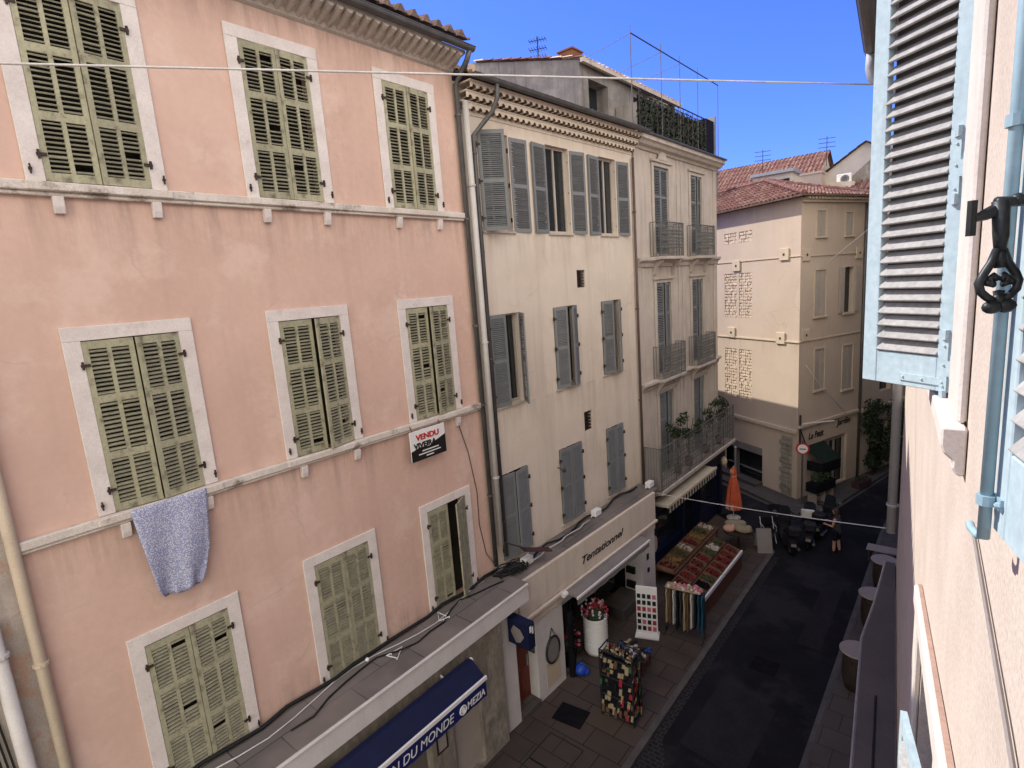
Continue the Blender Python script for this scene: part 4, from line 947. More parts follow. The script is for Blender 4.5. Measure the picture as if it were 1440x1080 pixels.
# right neighbour with ivy
IV = fthing('grey_house', 'dim grey house beyond the ochre corner house, partly hidden by a blue shutter', 'house', (TC[0] + r_.x * 4.62 + .02, TC[1] + r_.y * 4.62), 21.5)
mb = MB(); wall_mesh(mb, .02, 14, G, 1.9, [(1.7, 2.7, -6.4, -4.3), (4, 5, -6.4, -4.3), (1.7, 2.7, -2.6, -.5), (1.0, 2.6, G + .05, -7.9)], depth=8); mb.build('wall', M['tan'], IV, recalc=False)
for w, a, b in ((.12, -7.2, -7.05), (.06, -3.3, -3.2)):
    mb = MB(); mb.box(.02, 14, .003, w, a, b); mb.build('string_course', M['tantrim'], IV)
for a, b, c, d in [(1.7, 2.7, -6.4, -4.3), (4, 5, -6.4, -4.3), (1.7, 2.7, -2.6, -.5), (1.0, 2.6, G + .05, -7.9)]:
    mb = MB(); mb.quad((a, -.2, c), (b, -.2, c), (b, -.2, d), (a, -.2, d)); mb.build('pane', M['glass'], IV, recalc=False)
tile_roof('roof', IV, 0, 14, .35, 1.95, 4, .3)
pipe('drainpipe', 'dark drainpipe at the right edge of the ochre corner house', [(4.58, .08, 2.6), (4.58, .08, G)], .06, M['zinc'], TC, 21.5)
for u, o, h, l in ((.75, .35, 3.6, 'tall dark climbing shrub against the grey house, nearest the ochre house'), (2.7, .4, 2.9, 'dark green shrub further along the grey house'), (4.0, .5, 2.0, 'low shrub at the far end of the dim shrubs')):
    t = fthing('shrub', l, 'shrub', (TC[0] + r_.x * 4.62, TC[1] + r_.y * 4.62), 21.5, 'shrubs by the grey house')
    mb = MB(); mb.tube([(u, o, G), (u + .1, o, G + h * .5), (u, o - .1, G + h * .9)], .05, 6, r2=.015); mb.build('trunk', M['barrel'], t)
    mb = MB()
    for k in range(int(h * 9)): mb.leaves((u + random.uniform(-.6, .6), o + random.uniform(-.2, .25), G + .3 + random.uniform(0, h)), (.36, .26, .34), 60, .17)
    mb.build('foliage', M['leaf'], t, recalc=False)
# side street house behind the stone house (casts the slanting shadow on the ochre wall)
SD = fthing('side_house', 'plain plaster house on the side street behind the stone house', 'house', (-8.6, 23.75), 121 + 180)
mb = MB(False)
base = Vector((0, 0, 0))
# local x runs along az -59 away from the main street; local +y is to the right of that
mb.box(.3, 14, .05, 6, G, -1.0); mb.build('wall', M['oldgrey'], SD)
mb = MB(False); mb.prism([(6.2, -.75), (-.25, -.75), (-.25, -.65), (3, .35), (6.2, -.65)], 'u', .2, 14.2); mb.build('roof', M['tile'], SD)
t = thing('roof_chimney', 'small dark chimney with a white satellite dish beyond the stone house', 'chimney', (-11.2, 31.0, 3.2))
mb = MB(False); mb.box(-.3, .3, -.3, .3, -1.5, 1.9); mb.box(-.36, .36, -.36, .36, 1.9, 2.0); mb.build('stack', M['oldgrey'], t)
mb = MB(False); mb.lathe([(.02, 1.2), (.25, 1.27), (.38, 1.4)], (-.6, -.5), 14); mb.build('dish', M['whiteclean'], t)

# ================================================================== DISTANT ROOFS
def gable_house(name, label, x0, x1, y0, y1, zeave, zridge, axis, wm, rm, group='roofs beyond the ochre house', over=.25, extra=None):
    t = thing(name, label, 'house', (0, 0, 0), 0, group)
    b = MB(False); b.box(x0, x1, y0, y1, G, zeave)
    if axis == 'y':
        xm = (x0 + x1) / 2
        for y in (y0, y1): b.poly([(x0, y, zeave), (x1, y, zeave), (xm, y, zridge)])
    else:
        ym = (y0 + y1) / 2
        for x in (x0, x1): b.poly([(x, y0, zeave), (x, y1, zeave), (x, ym, zridge)])
    b.build('wall', wm, t, recalc=False)
    b = MB(False)
    def V(x, y, z): return Vector((x, y, z))
    if axis == 'y':
        tiled(b, V(x0 - over, y1 + over, zeave - .05), V(x0 - over, y0 - over, zeave - .05), V(xm, y0 - over, zridge + .05), V(xm, y1 + over, zridge + .05), int((y1 - y0) / .26), 8)
        tiled(b, V(x1 + over, y0 - over, zeave - .05), V(x1 + over, y1 + over, zeave - .05), V(xm, y1 + over, zridge + .05), V(xm, y0 - over, zridge + .05), int((y1 - y0) / .26), 8)
    else:
        tiled(b, V(x0 - over, y0 - over, zeave - .05), V(x1 + over, y0 - over, zeave - .05), V(x1 + over, ym, zridge + .05), V(x0 - over, ym, zridge + .05), int((x1 - x0) / .26), 8)
        tiled(b, V(x1 + over, y1 + over, zeave - .05), V(x0 - over, y1 + over, zeave - .05), V(x0 - over, ym, zridge + .05), V(x1 + over, ym, zridge + .05), int((x1 - x0) / .26), 8)
    b.build('roof', rm, t, recalc=False)
    return t
RT = [M['tile'], M['tileold']]
M['farwhite'] = mat('pale old gable render', (.60, .54, .46), (.52, .46, .39), 1, .9, fine=.08, stain=(.38, .34, .30), stscale=1, stamt=.5)
h1 = gable_house('distant_house', 'distant house with a long red tiled roof rising to the right', -17.5, -8.4, 41, 50, 4.7, 7.6, 'x', M['farwhite'], RT)
h2 = gable_house('distant_house', 'distant house with a broad pale gable and dark roof edge', -9.2, -2.4, 43.5, 52, 5.1, 7.4, 'y', M['farwhite'], [M['tiledark'], M['tile']])
h3 = gable_house('distant_house', 'low distant house with a red roof just behind the ochre house roof', -9.4, -4.5, 37.5, 41, 3.9, 4.6, 'x', M['tan'], RT)
t = thing('roof_dormer', 'flat roofed white box dormer among the distant red roofs', 'dormer', (-9.9, 38.6, 0))
b = MB(False); b.box(-1.1, 1.1, -.8, 1.5, 3.6, 5.55); b.build('wall', M['farwhite'], t)
b = MB(False); b.box(-1.25, 1.25, -1.0, 1.6, 5.55, 5.72); b.build('roof', M['zincbright'], t)
b = MB(False); b.box(-.3, 1.0, -.86, -.8, 4.3, 5.2); b.build('window', M['glass'], t)
t = thing('roof_chimney', 'square pinkish chimney in front of the pale gable', 'chimney', (-7.6, 37.6, 0))
b = MB(False); b.box(-.55, .55, -.5, .5, 3.8, 5.1); b.box(-.6, .6, -.55, .55, 5.1, 5.2); b.build('stack', M['tan'], t)
t = thing('stone_wall', 'ragged grey stone wall at the right of the distant roofs', 'wall', (-4.9, 39, 0))
b = MB(False); b.prism([(-1.6, 3.0), (1.6, 3.0), (1.6, 6.2), (.3, 6.1), (-.1, 5.6), (-.9, 4.9), (-1.5, 4.3)], 'o', 0, .6); b.build('masonry', M['shopstone'], t)
t = thing('air_conditioner', 'white air conditioner unit with round fan on the pale distant house', 'air conditioner', (-6.2, 38.9, 4.75)); t.scale = (.75, .75, .75)
b = MB(False); b.box(-.5, .5, -.2, .2, -.4, .4); b.build('case', M['whiteclean'], t, bevel=.03)
b = MB(False); b.tube([(.05 + .27 * math.cos(x), -.215, .27 * math.sin(x)) for x in [k * math.pi / 10 for k in range(21)]], .03, 6); b.tube([(.05, -.205, 0), (.05, -.225, 0)], .22, 12); b.build('fan', M['zinc'], t)
t = thing('rooftop_shed', 'small cream lean to below the air conditioner', 'shed', (-7.0, 38.2, 0))
b = MB(False); b.prism([(-1.2, 3.6), (1.4, 3.6), (1.4, 4.5), (-1.2, 4.75)], 'o', 0, .9); b.build('wall', M['cream'], t)
def antenna(x, y, z, h, label, s=.5):
    t = thing('antenna', label, 'antenna', (x, y, z), .4, 'television antennas on the roofs')
    b = MB(False); b.tube([(0, 0, 0), (0, 0, h)], .022, 5); b.build('mast', M['iron'], t)
    b = MB(False)
    for k in range(3):
        zz = h - .12 - .28 * k; b.tube([(-s, 0, zz), (s, 0, zz)], .014, 4)
        for j in range(-3, 4): b.tube([(j * s / 3.2, -.18 - .04 * k, zz), (j * s / 3.2, .18 + .04 * k, zz)], .010, 4)
    b.build('elements', M['iron'], t)
antenna(-11.6, 42, 6.0, 1.9, 'thin antenna on the long distant red roof')
antenna(-8.1, 44, 6.4, 1.9, 'antenna on the peak beside the pale gable')
antenna(-12.0, 16.9, 7.5, .85, 'antenna on the attic roof above the cream house', .3)

# ================================================================== RIGHT HOUSE (ours)
RP = (.26, 0); RA = 174.8          # along runs back towards the camera, so u = -distance
RH = fthing('right_house', 'sunlit pale pink roughcast wall of the house close on the right', 'house', RP, RA)
def W(y): return -y
wops = [(-4.45, -3.22, -.66, 1.45), (-1.10, .15, -.66, 1.45), (-4.3, -2.75, -4.7, -2.35), (-9.2, -8.0, -.66, 1.4)]
mb = MB(); wall_mesh(mb, -13.0, 1.6, -6.3, 3.6, wops, depth=8, rd=.22)
mb.build('wall', M['roughpink'], RH, recalc=False)
mb = MB(); wall_mesh(mb, -12.98, 1.6, G, -6.3, [(-11.5, -9.5, G + .05, -7.2), (-8, -5.5, G + .6, -7.2)], depth=7.9, rd=.2, o=-.01); mb.build('shopfront', M['mauve'], RH, recalc=False)
for a, b, c, d in wops + [(-11.5, -9.5, G + .05, -7.2), (-8, -5.5, G + .6, -7.2)]:
    mb = MB(); mb.quad((a, -.205, c), (b, -.205, c), (b, -.205, d), (a, -.205, d)); mb.build('pane', M['glass'], RH, recalc=False)
# surround of the next window: near jamb band and moulded sill
mb = MB()
mb.box(-3.20, -2.74, .004, .034, -.66, 1.75); mb.box(-4.9, -4.47, .004, .034, -.66, 1.75); mb.box(-4.9, -2.74, .004, .035, 1.45, 1.8)
mb.build('window_surround', M['whitepl'], RH, bevel=.01)
mb = MB(); mb.prism([(.004, -.86), (.03, -.86), (.045, -.83), (.045, -.80), (.075, -.77), (.085, -.74), (.085, -.665), (.004, -.665)], 'u', -4.95, -2.68); mb.build('window_sill', M['whitepl'], RH, bevel=.008)
# lower window surround
mb = MB()
P = [(-4.75, -2.40), (-2.2, -1.86), (-2.2, -2.0), (-4.75, -2.54)]
mb.prism(P, 'o', .004, .05)
mb.box(-2.72, -2.5, .004, .04, -4.9, -2.10); mb.box(-4.7, -4.35, .004, .04, -4.9, -2.52)
mb.build('window_surround', M['whitepl'], RH, bevel=.01)
mb = MB(); mb.prism([(-4.75, -2.39), (-2.2, -1.85), (-2.2, -1.86), (-4.75, -2.40)], 'o', .004, .025); mb.build('lintel_line', M['joint'], RH)  # thin brown line along the upper edge of the lintel
# wall cable
mb = MB(); mb.tube([(-2.3, .012, -.90), (-1.9, .012, -.98), (-1.5, .012, -1.06), (-.9, .012, -1.2)], .006, 5); mb.build('cable', M['awngrey'], RH)
mb = MB(); gutter(mb, -13.05, 1.7, .74, 3.78, .14); mb.build('gutter', M['zinc'], RH)
mb = MB(); mb.prism([(.004, 3.3), (.25, 3.4), (.58, 3.58), (.58, 3.66), (.004, 3.66)], 'u', -13.0, 1.6); mb.build('cornice', M['zinc'], RH)
tile_roof('roof', RH, -13.0, 1.6, .70, 3.84, 5, .3)
t = pipe('drainpipe', 'grey drainpipe at the far end of the sunlit right wall', [(-12.85, .76, 3.68), (-12.85, .77, 3.42), (-12.85, .74, 3.26), (-12.86, .60, 3.14), (-12.9, .25, 2.9), (-12.92, .12, 2.7), (-12.9, .12, -5.5)], .085, M['pipegrey'], RP, RA, clips=[(-12.9, .12, z) for z in (1.4, -1.9, -4.9)])
CAN = fthing('shop_canopy', 'long dark grey canopy sheet with a pale edge below the right wall', 'canopy', RP, RA)
mb = MB(); mb.prism([(-12.9, .02), (-11.3, .02), (-3.0, .02), (-3.0, .45), (-9.9, .47), (-11.2, .32), (-12.9, .18)], 'z', -6.22, -6.16); mb.build('sheet', M['darkaw'], CAN)
mb = MB(); mb.tube([(-12.9, .19, -6.17), (-11.2, .33, -6.17), (-9.9, .48, -6.17), (-3.0, .45, -6.17)], .022, 6); mb.build('edge', M['zincbright'], CAN)
mb = MB(); mb.tube([(-8.5, .25, -6.15), (-6, .25, -6.15), (-3.2, .25, -6.15)], .015, 5); mb.build('cable', M['cable'], CAN)

# --- blue louvred shutter of the next window
def near_shutter(name, w, h, pitch, parent, loc, az, frame=.065, right_frame=.07, bottom=.16):
    """hinge at local 0, extends to +u (rotz from az); shown face is outward"""
    t = parent
    b = MB(); T = .034
    b.box(0, right_frame, 0, T, 0, h); b.box(w - frame, w, 0, T, 0, h); b.box(right_frame, w - frame, .001, T - .001, 0, bottom); b.box(right_frame, w - frame, .001, T - .001, h - .1, h)
    n = int((h - bottom - .1) / pitch)
    for k in range(n):
        z = bottom + pitch * (k + .5); tl_ = rad(38)
        dy = Vector((0, math.cos(tl_), -math.sin(tl_))); dz = Vector((0, math.sin(tl_), math.cos(tl_)))
        b.obox(((right_frame + w - frame) / 2, T / 2, z), ((w - frame - right_frame) / 2, 0, 0), dy * .030, dz * .0065, 1)
    o = b.build(name, [M['skyblue'], M['slatlit']], t, bevel=.003)
    o.location = loc; o.rotation_euler = (0, 0, 0)
    return o
SH = thing('shutter', 'pale blue louvred shutter standing half open against the sky', 'shutter', (-.036, 3.25, -.64), facing(-53.6 + 180) )
# local x now points from free edge back to hinge; mirror with negative u
b = MB(); T = .034; w_, h_ = .485, 2.05; fr = .075; bt = .165; pitch = .0635
b.box(-fr, 0, 0, T, 0, h_); b.box(-w_, -w_ + .085, 0, T, 0, h_); b.box(-w_ + .085, -fr, .001, T - .001, 0, bt); b.box(-w_ + .085, -fr, .001, T - .001, h_ - .1, h_)
b.build('frame', M['skyblue'], SH, bevel=.003)
b = MB(); n = int((h_ - bt - .1) / pitch)
for k in range(n):
    z = bt + pitch * (k + .5); tl_ = rad(47 + random.uniform(-2, 2)); dy = Vector((0, math.cos(tl_), -math.sin(tl_))); dz = Vector((0, math.sin(tl_), math.cos(tl_)))
    b.obox((-(w_ - .085 + fr) / 2, T / 2, z), ((w_ - .085 - fr) / 2, 0, 0), dy * .0335, dz * .006)
b.build('louvres', M['slatlit'], SH, bevel=.002)
b = MB(); b.box(-w_ + .084, -fr + .001, -.022, -.014, bt - .02, h_ - .08); b.build('gap_shade_sheet', M['railgrey'], SH)  # dark sheet standing for the shade between the slats
for z in (.13, 1.02):
    b = MB(); b.box(-.052, -.018, T, T + .008, z - .13, z + .13); b.tube([(-.035, T + .004, z + .12), (-.035, T + .004, z + .165)], .016, 6); b.tube([(-.035, T + .004, z - .165), (-.035, T + .004, z - .12)], .016, 6)
    b.box(-.02, .012, T, T + .014, z - .05, z + .02); b.tube([(.006, T + .006, z - .06), (.006, T + .006, z + .05)], .011, 8)
    for zz in (-.1, 0, .09): b.ball((-.035, T + .01, z + zz), .006, 6)
    b.build('hinge', M['skyblue'], SH)
b = MB(); b.box(-.26, -.02, T, T + .006, .03, .065); b.box(-.055, -.02, T, T + .0062, .065, .10)
for x in (-.24, -.14, -.04): b.ball((x, T + .007, .048), .007, 6)
b.build('corner_plate', M['skyblue'], SH)

# --- our own shutter, folded back, with espagnolette rod and black latch
OS = thing('shutter', 'near blue shutter at the right edge with a locking rod and black iron latch', 'shutter', (.232, 1.10, -.64), facing(-14 + 180))
b = MB(); w_ = .56; h_ = 2.05
b.box(-w_, -w_ + .075, 0, T, 0, h_); b.box(-.075, 0, 0, T, 0, h_); b.box(-w_ + .075, -.075, .001, T - .001, 0, .2); b.box(-w_ + .075, -.075, .001, T - .001, h_ - .1, h_)
b.build('frame', M['skyblue'], OS, bevel=.003)
b = MB()
for k in range(27):
    z = .2 + .0655 * (k + .5); tl_ = rad(50); dy = Vector((0, math.cos(tl_), -math.sin(tl_))); dz = Vector((0, math.sin(tl_), math.cos(tl_)))
    b.obox((-w_ / 2, T / 2, z), ((w_ - .15) / 2, 0, 0), dy * .03, dz * .006)
b.build('louvres', M['slatlit'], OS, bevel=.002)
b = MB(); b.box(-w_ + .074, -.074, -.022, -.014, .18, h_ - .08); b.build('gap_shade_sheet', M['railgrey'], OS)  # shade behind the near louvres, put in as a dark sheet
b = MB(); rx = -w_ + .022
b.tube([(rx, T + .02, -.02), (rx, T + .02, h_)], .0125, 10); b.tube([(rx, T + .02, .0), (rx, T + .02, -.015), (rx - .02, T + .025, -.025), (rx - .05, T + .03, -.02), (rx - .065, T + .03, -.012)], .009, 8)
b.build('locking_rod', M['bluerod'], OS, smooth=True)
for z in (.075, .9, 1.7):
    b = MB(); b.tube([(rx, T + .02, z - .012), (rx, T + .02, z + .012)], .019, 10); b.box(rx - .035, rx + .04, T - .001, T + .006, z - .014, z + .014); b.ball((rx + .036, T + .008, z), .009, 6); b.build('rod_guide', M['bluerod'], OS)
# latch, modelled as a flat scrolled handle hung on the rod
LO = Vector((.036, 1.826, .104)) * .84; lx = Vector((.77, .64, 0)); ln = Vector((-.64, .77, 0))
LT = thing('latch', 'ornate black wrought iron shutter latch with scrolled handle', 'latch', LO, math.atan2(lx.y, lx.x))
k_ = .00143
def lp(x, y, d=0): return ((x - 1405) * k_, -d * 1.0, -(y - 290) * k_)
b = MB(False)
b.tube([lp(1400, 283, .012), lp(1404, 330, .012), lp(1404, 352, .012)], [.015, .014, .010], 10)
b.ball(lp(1425, 283, .01), .0135, 10); b.tube([lp(1395, 284, .01), lp(1436, 286, .01)], .010, 8)
b.build('pivot', M['blackiron'], LT, smooth=True)
b = MB(False)
b.tube([lp(1368, 305, .005), lp(1384, 300, .006), lp(1398, 294, .008)], [.007, .012, .013], 8); b.obox(lp(1365, 304, .004), (.006, 0, 0), (0, .006, 0), (0, 0, .035))
b.build('wall_stop', M['blackiron'], LT)
b = MB(False)
def curve(pts, r): b.tube([lp(x, y, d) for x, y, d in pts], r, 8)
curve([(1400, 350, .012), (1392, 368, .014), (1380, 385, .016), (1374, 396, .017), (1377, 408, .018), (1386, 416, .018), (1396, 422, .018)], .0082)
curve([(1408, 350, .012), (1415, 368, .014), (1426, 384, .016), (1431, 395, .017), (1428, 407, .018), (1420, 415, .018), (1410, 422, .018)], .0082)
curve([(1404, 352, .012), (1404, 376, .015)], .0095)
for s_ in (-1, 1): curve([(1404 + s_ * 13, 392, .016), (1404 + s_ * 20, 398, .017)], .006); curve([(1404 + s_ * 4, 408, .017), (1404, 422, .018)], .006)
for s_ in (-1, 1):
    curve([(1403 + s_ * 2, 392, .016), (1403 + s_ * 8, 386, .016), (1403 + s_ * 13, 390, .016), (1403 + s_ * 12, 398, .016), (1403 + s_ * 6, 399, .016)], .0068)
b.ball(lp(1394, 431, .02), .0165, 10, sc_=(1.2, .8, .85)); b.ball(lp(1414, 430, .02), .017, 10, sc_=(1.2, .8, .9)); b.ball(lp(1403, 420, .018), .012, 8)
b.build('handle', M['blackiron'], LT, smooth=True)

# --- open shutter of the lower window
LS = thing('shutter', 'pale blue shutter of the lower window seen almost edge on', 'shutter', (-.055, 3.15, -4.78), facing(-13 + 180))
b = MB(); b.box(-.5, -.42, 0, T, 0, 2.1); b.box(-.075, 0, 0, T, 0, 2.1); b.box(-.42, -.075, .001, T - .001, 0, .16); b.box(-.42, -.075, .001, T - .001, 2.0, 2.1); b.build('frame', M['skyblue'], LS)
b = MB()
for k in range(28):
    z = .16 + .0655 * (k + .5); b.obox((-.25, T / 2, z), (.175, 0, 0), (0, .022, -.02), (0, .004, .0045))
b.build('louvres', M['slatlit'], LS)

# hidden continuation of the right side of the street
M['gloom'] = mat('dark brown render', (.10, .085, .07), None, 1, .9)  # dark tone set to cut bounce light from the unseen bend house
def plain_house(label, p0, az, L, top, m='tan'):
    H = fthing('unseen_house', label, 'house', p0, az)
    ops = [(a, a + 1.1, z, z + 2) for a in (2, 6, 10, 13) if a < L - 2 for z in (-6.4, -2.4, .6) if z + 2 < top]
    mb = MB(); wall_mesh(mb, 0, L, G, top, ops, depth=8); mb.build('wall', M[m], H, recalc=False)
    for a, b, c, d in ops:
        mb = MB(); mb.quad((a, -.2, c), (b, -.2, c), (b, -.2, d), (a, -.2, d)); mb.build('pane', M['glass'], H, recalc=False)
    tile_roof('roof', H, 0, L, .3, top, 5, .3)
plain_house('ochre house further along the right side of the street', (-.55, 24.4), 180, 10.8, 1.0)
plain_house('unseen tall dark house added at the street bend to block sky light', (-.5 + 17 * math.sin(rad(21.5)), 24.6 + 17 * math.cos(rad(21.5))), 201.5, 17, 10.5, 'gloom')  # unseen house, added tall and dark to keep light off the corner house

# ================================================================== CABLES ACROSS
world_tube('street_cable', 'white cable stretched across the street against the sky', 'cable', [(-8.58, 1.15, 2.78)] + [Vector((-8.58, 1.15, 2.78)).lerp(Vector((-1.65, 12.85, 3.17)), k / 12) - Vector((0, 0, .0 * k)) for k in range(1, 12)] + [(-1.65, 12.85, 3.17)], .0145, M['whitecable'])
world_tube('street_cable', 'thin pale cable strung low across the street to the grey drainpipe', 'cable', sag((-7.75, 15.9, -6.98), (-1.0, 12.9, -5.45), .06), .0105, M['whitecable'])
world_tube('street_cable', 'thin cable slanting down the shaded side of the ochre corner house', 'cable', [tr(.35, .1, -4.3) + c_, tr(1.5, .15, -5.5) + c_, tr(3.4, .15, -7.0) + c_], .014, M['whitecable'])
world_tube('street_cable', 'faint cable rising from the ochre wall towards the blue shutter', 'cable', [tr(1.2, .1, -.2) + c_, tr(3.0, 1.2, 1.4) + c_, tr(4.6, 2.2, 2.8) + c_], .012, M['whitecable'])
t = thing('bracket_lamp', 'pale wall bracket at the corner of the ochre house', 'bracket', TC + (0,))
b = MT(tr); b.tube([(.2, .1, -6.9), (.25, .3, -6.85), (1.2, .9, -6.8)], .03, 6); b.build('arm', M['whitecable'], t)
b = MT(tr); b.tube([(.1, .05, -6.5), (.1, .05, -8.0)], .04, 6); b.tube([(.05, .05, -7.0), (.5, .05, -7.9)], .025, 6); b.build('post', M['iron'], t)

# ================================================================== STREET FURNITURE
# no entry style round sign
t = thing('street_sign', 'round white traffic sign with a red ring on a grey pole at the ochre corner', 'sign', (-5.35, 25.55, G))
b = MB(False); b.tube([(0, 0, 0), (0, 0, 2.9)], .035, 8); b.build('pole', M['zinc'], t)
b = MB(False); b.tube([(0, -.06, 2.55), (0, -.04, 2.55)], .27, 20); b.build('disc', M['signred'], t)
b = MB(False); b.tube([(0, -.068, 2.55), (0, -.062, 2.55)], .20, 20); b.build('face', M['whiteclean'], t)
b = MB(False); b.box(-.12, .12, -.075, -.07, 2.52, 2.565); b.build('mark', M['lettering'], t)
t.rotation_euler = (0, 0, .25)
b = MB(False); b.tube([(-7.9, 24.6, ROAD), (-7.9, 24.6, ROAD + 2.6)], .06, 8); b.ball((-7.9, 24.6, ROAD + 2.62), .07, 8); tag(b.build('bollard_post', M['zincbright']), 'plain grey post standing behind the orange parasol', 'post')
# closed parasol
t = thing('parasol', 'closed orange parasol tied up at the corner by the blue shop', 'parasol', (-7.35, 22.65, G))
b = MB(False); b.tube([(0, 0, 0), (0, 0, 2.32)], .025, 8); b.lathe([(.28, 0), (.28, .06), (.06, .1)], (0, 0), 14); b.build('pole', M['steel'], t)
b = MB(False); rings = []
for j, (z, r) in enumerate(((.45, .30), (.7, .29), (1.1, .245), (1.5, .185), (1.8, .12), (1.93, .085), (2.05, .13), (2.18, .10), (2.28, .03))):
    rings.append([b.p(r * (1 + .22 * math.cos(8 * x) * (1 if z < 2.2 else .3)) * math.cos(x), r * (1 + .22 * math.cos(8 * x) * (1 if z < 2.2 else .3)) * math.sin(x), z + (.05 * math.cos(8 * x) if j == 0 else 0)) for x in [2 * math.pi * k / 40 for k in range(40)]])
for j, (A, B) in enumerate(zip(rings, rings[1:])):
    for k in range(40): b.face([A[k], A[(k + 1) % 40], B[(k + 1) % 40], B[k]], 1 if (j == 0 or j == 6) and k % 5 < 2 else 0)
b.build('canopy', [M['orange'], M['peach']], t, smooth=True)
b = MB(False); b.tube([(.11 * math.cos(x), .11 * math.sin(x), 1.90) for x in [k * math.pi / 8 for k in range(17)]], .02, 6); b.build('tie', M['peach'], t)

# fruit stall
t = thing('fruit_stall', 'sloping brown wooden fruit stall with a white front edge', 'stall', (-6.3, 14.95, G))
b = MB(False)
b.box(-.52, .52, .0, .04, .0, .62); b.box(-.52, .52, 3.66, 3.7, .0, .62); b.box(.48, .52, .04, 3.66, .0, .60); b.build('side_board', M['woodbrown'], t)
b = MB(False); b.prism([(-.52, .92), (.52, .60), (.52, .56), (-.52, .88)], 'o', .02, 3.68); b.build('shelf', M['woodbrown'], t)
b = MB(False); b.box(.50, .56, .0, 1.7, .58, .70); b.box(.50, .56, 1.78, 3.7, .58, .70); b.build('edge_rail', M['whiteclean'], t)
def crate(x, y, z, tilt, content, label, w=.46, d=.34, h=.13, fr=.045, n=30, over=.03):
    c = thing('fruit_crate', label, 'crate', (x, y, z), 0, 'fruit crates on the stalls')
    c.rotation_euler = (0, tilt, 0)
    b = MB(False)
    b.box(-w / 2, w / 2, -d / 2, d / 2, 0, .012)
    for a in (-d / 2, d / 2 - .012): b.box(-w / 2, w / 2, a, a + .012, .012, h)
    for a in (-w / 2, w / 2 - .012): b.box(a, a + .012, -d / 2 + .012, d / 2 - .012, .012, h)
    b.build('box', M['crate'], c)
    b = MB(False)
    for i in range(n):
        b.ball((random.uniform(-w / 2 + .05, w / 2 - .05), random.uniform(-d / 2 + .05, d / 2 - .05), h - .05 + random.uniform(0, over)), fr * random.uniform(.8, 1.15), 6)
    b.build('produce', content, c, smooth=True)
contents = [('redfruit', 'dark red fruit'), ('redfruit', 'dark red fruit'), ('redfruit', 'red tomatoes'), ('redfruit', 'red cherries'), ('redfruit', 'red peppers'), ('greenveg', 'green vegetables'), ('paleveg', 'pale mushrooms'), ('greenveg', 'leafy greens')]
row_name = ['nearest', 'second', 'third', 'fourth', 'fifth', 'sixth', 'seventh', 'eighth']
for j in range(8):
    y = 14.95 + .24 + j * .455
    for i in range(2):
        m_, nm = contents[(j + i * 5) % 8] if not (i == 0 and j < 4) else contents[j % 5]
        if j == 0 and i == 1: m_, nm = 'pinkfruit', 'bright pink red fruit'
        if j == 1 and i == 1: m_, nm = 'cl_black', 'dark aubergines'
        x = -6.3 - .26 + i * .5; z = G + .84 - (i * .5) * .308 + .005 - .02
        crate(x, y, z, math.atan(.308), M[m_], 'crate of %s, %s from the near end, %s row' % (nm, row_name[j], 'upper' if i == 0 else 'kerbside'), fr=.048 if m_ != 'pinkfruit' else .06, d=.42)
t = thing('produce_bench', 'long low bench of vegetables against the blue shopfront', 'bench', (-7.55, 16.2, G))
b = MB(False); b.box(-.4, .4, 0, 4.2, .5, .54); b.build('top', M['woodbrown'], t)
for y in (.1, 2.0, 4.0):
    for x in (-.36, .32): 
        b = MB(False); b.box(x, x + .05, y, y + .05, 0, .5); b.build('leg', M['woodbrown'], t)
cc = [('redfruit', 'red radishes'), ('yellowveg', 'yellow lemons'), ('greenveg', 'green lettuces'), ('paleveg', 'white cauliflowers'), ('redfruit', 'small red peppers'), ('yellowveg', 'orange apricots'), ('greenveg', 'green cucumbers'), ('paleveg', 'pale garlic')]
for j in range(8): crate(-7.55, 16.45 + j * .5, G + .545, .12, M[cc[j][0]], 'crate of %s on the bench against the blue shopfront' % cc[j][1], w=.6, d=.44, n=26)
b = MB(False); b.box(-6.98, -6.9, 15.0, 18.2, G + .30, G + .42); tag(b.build('plank', M['greenveg']), 'dark green plank on the ground between the stall and the bench', 'plank')
# sacks table
t = thing('round_table', 'small dark table heaped with sacks at the far end of the stall', 'table', (-6.35, 20.1, G))
b = MB(False); b.lathe([(.55, .70), (.55, .74)], (0, 0), 20); b.build('top', M['barrel'], t)
b = MB(False); b.tube([(0, 0, .02), (0, 0, .7)], .04, 8); b.lathe([(.28, 0), (.26, .04)], (0, 0), 14); b.build('pedestal', M['iron'], t)
for (x, y, z, sx, sy, l, m_) in ((-6.5, 20.25, .88, .42, .30, 'large beige sack at the back of the heaped table', 'sack'), (-6.15, 20.0, .86, .34, .24, 'smaller beige sack at the front of the heaped table', 'sack'), (-6.62, 19.85, .84, .22, .2, 'reddish bundle beside the beige sacks on the table', 'peach')):
    b = MB(False); b.ball((0, 0, 0), 1, 12, sc_=(sx, sy, .14)); b.ball((sx * .5, sy * .3, .05), .8, 10, sc_=(sx * .5, sy * .6, .13))
    o = b.build('sack', M[m_], smooth=True, loc=(x, y, G + z)); tag(o, l, 'sack', 'sacks on the round table')
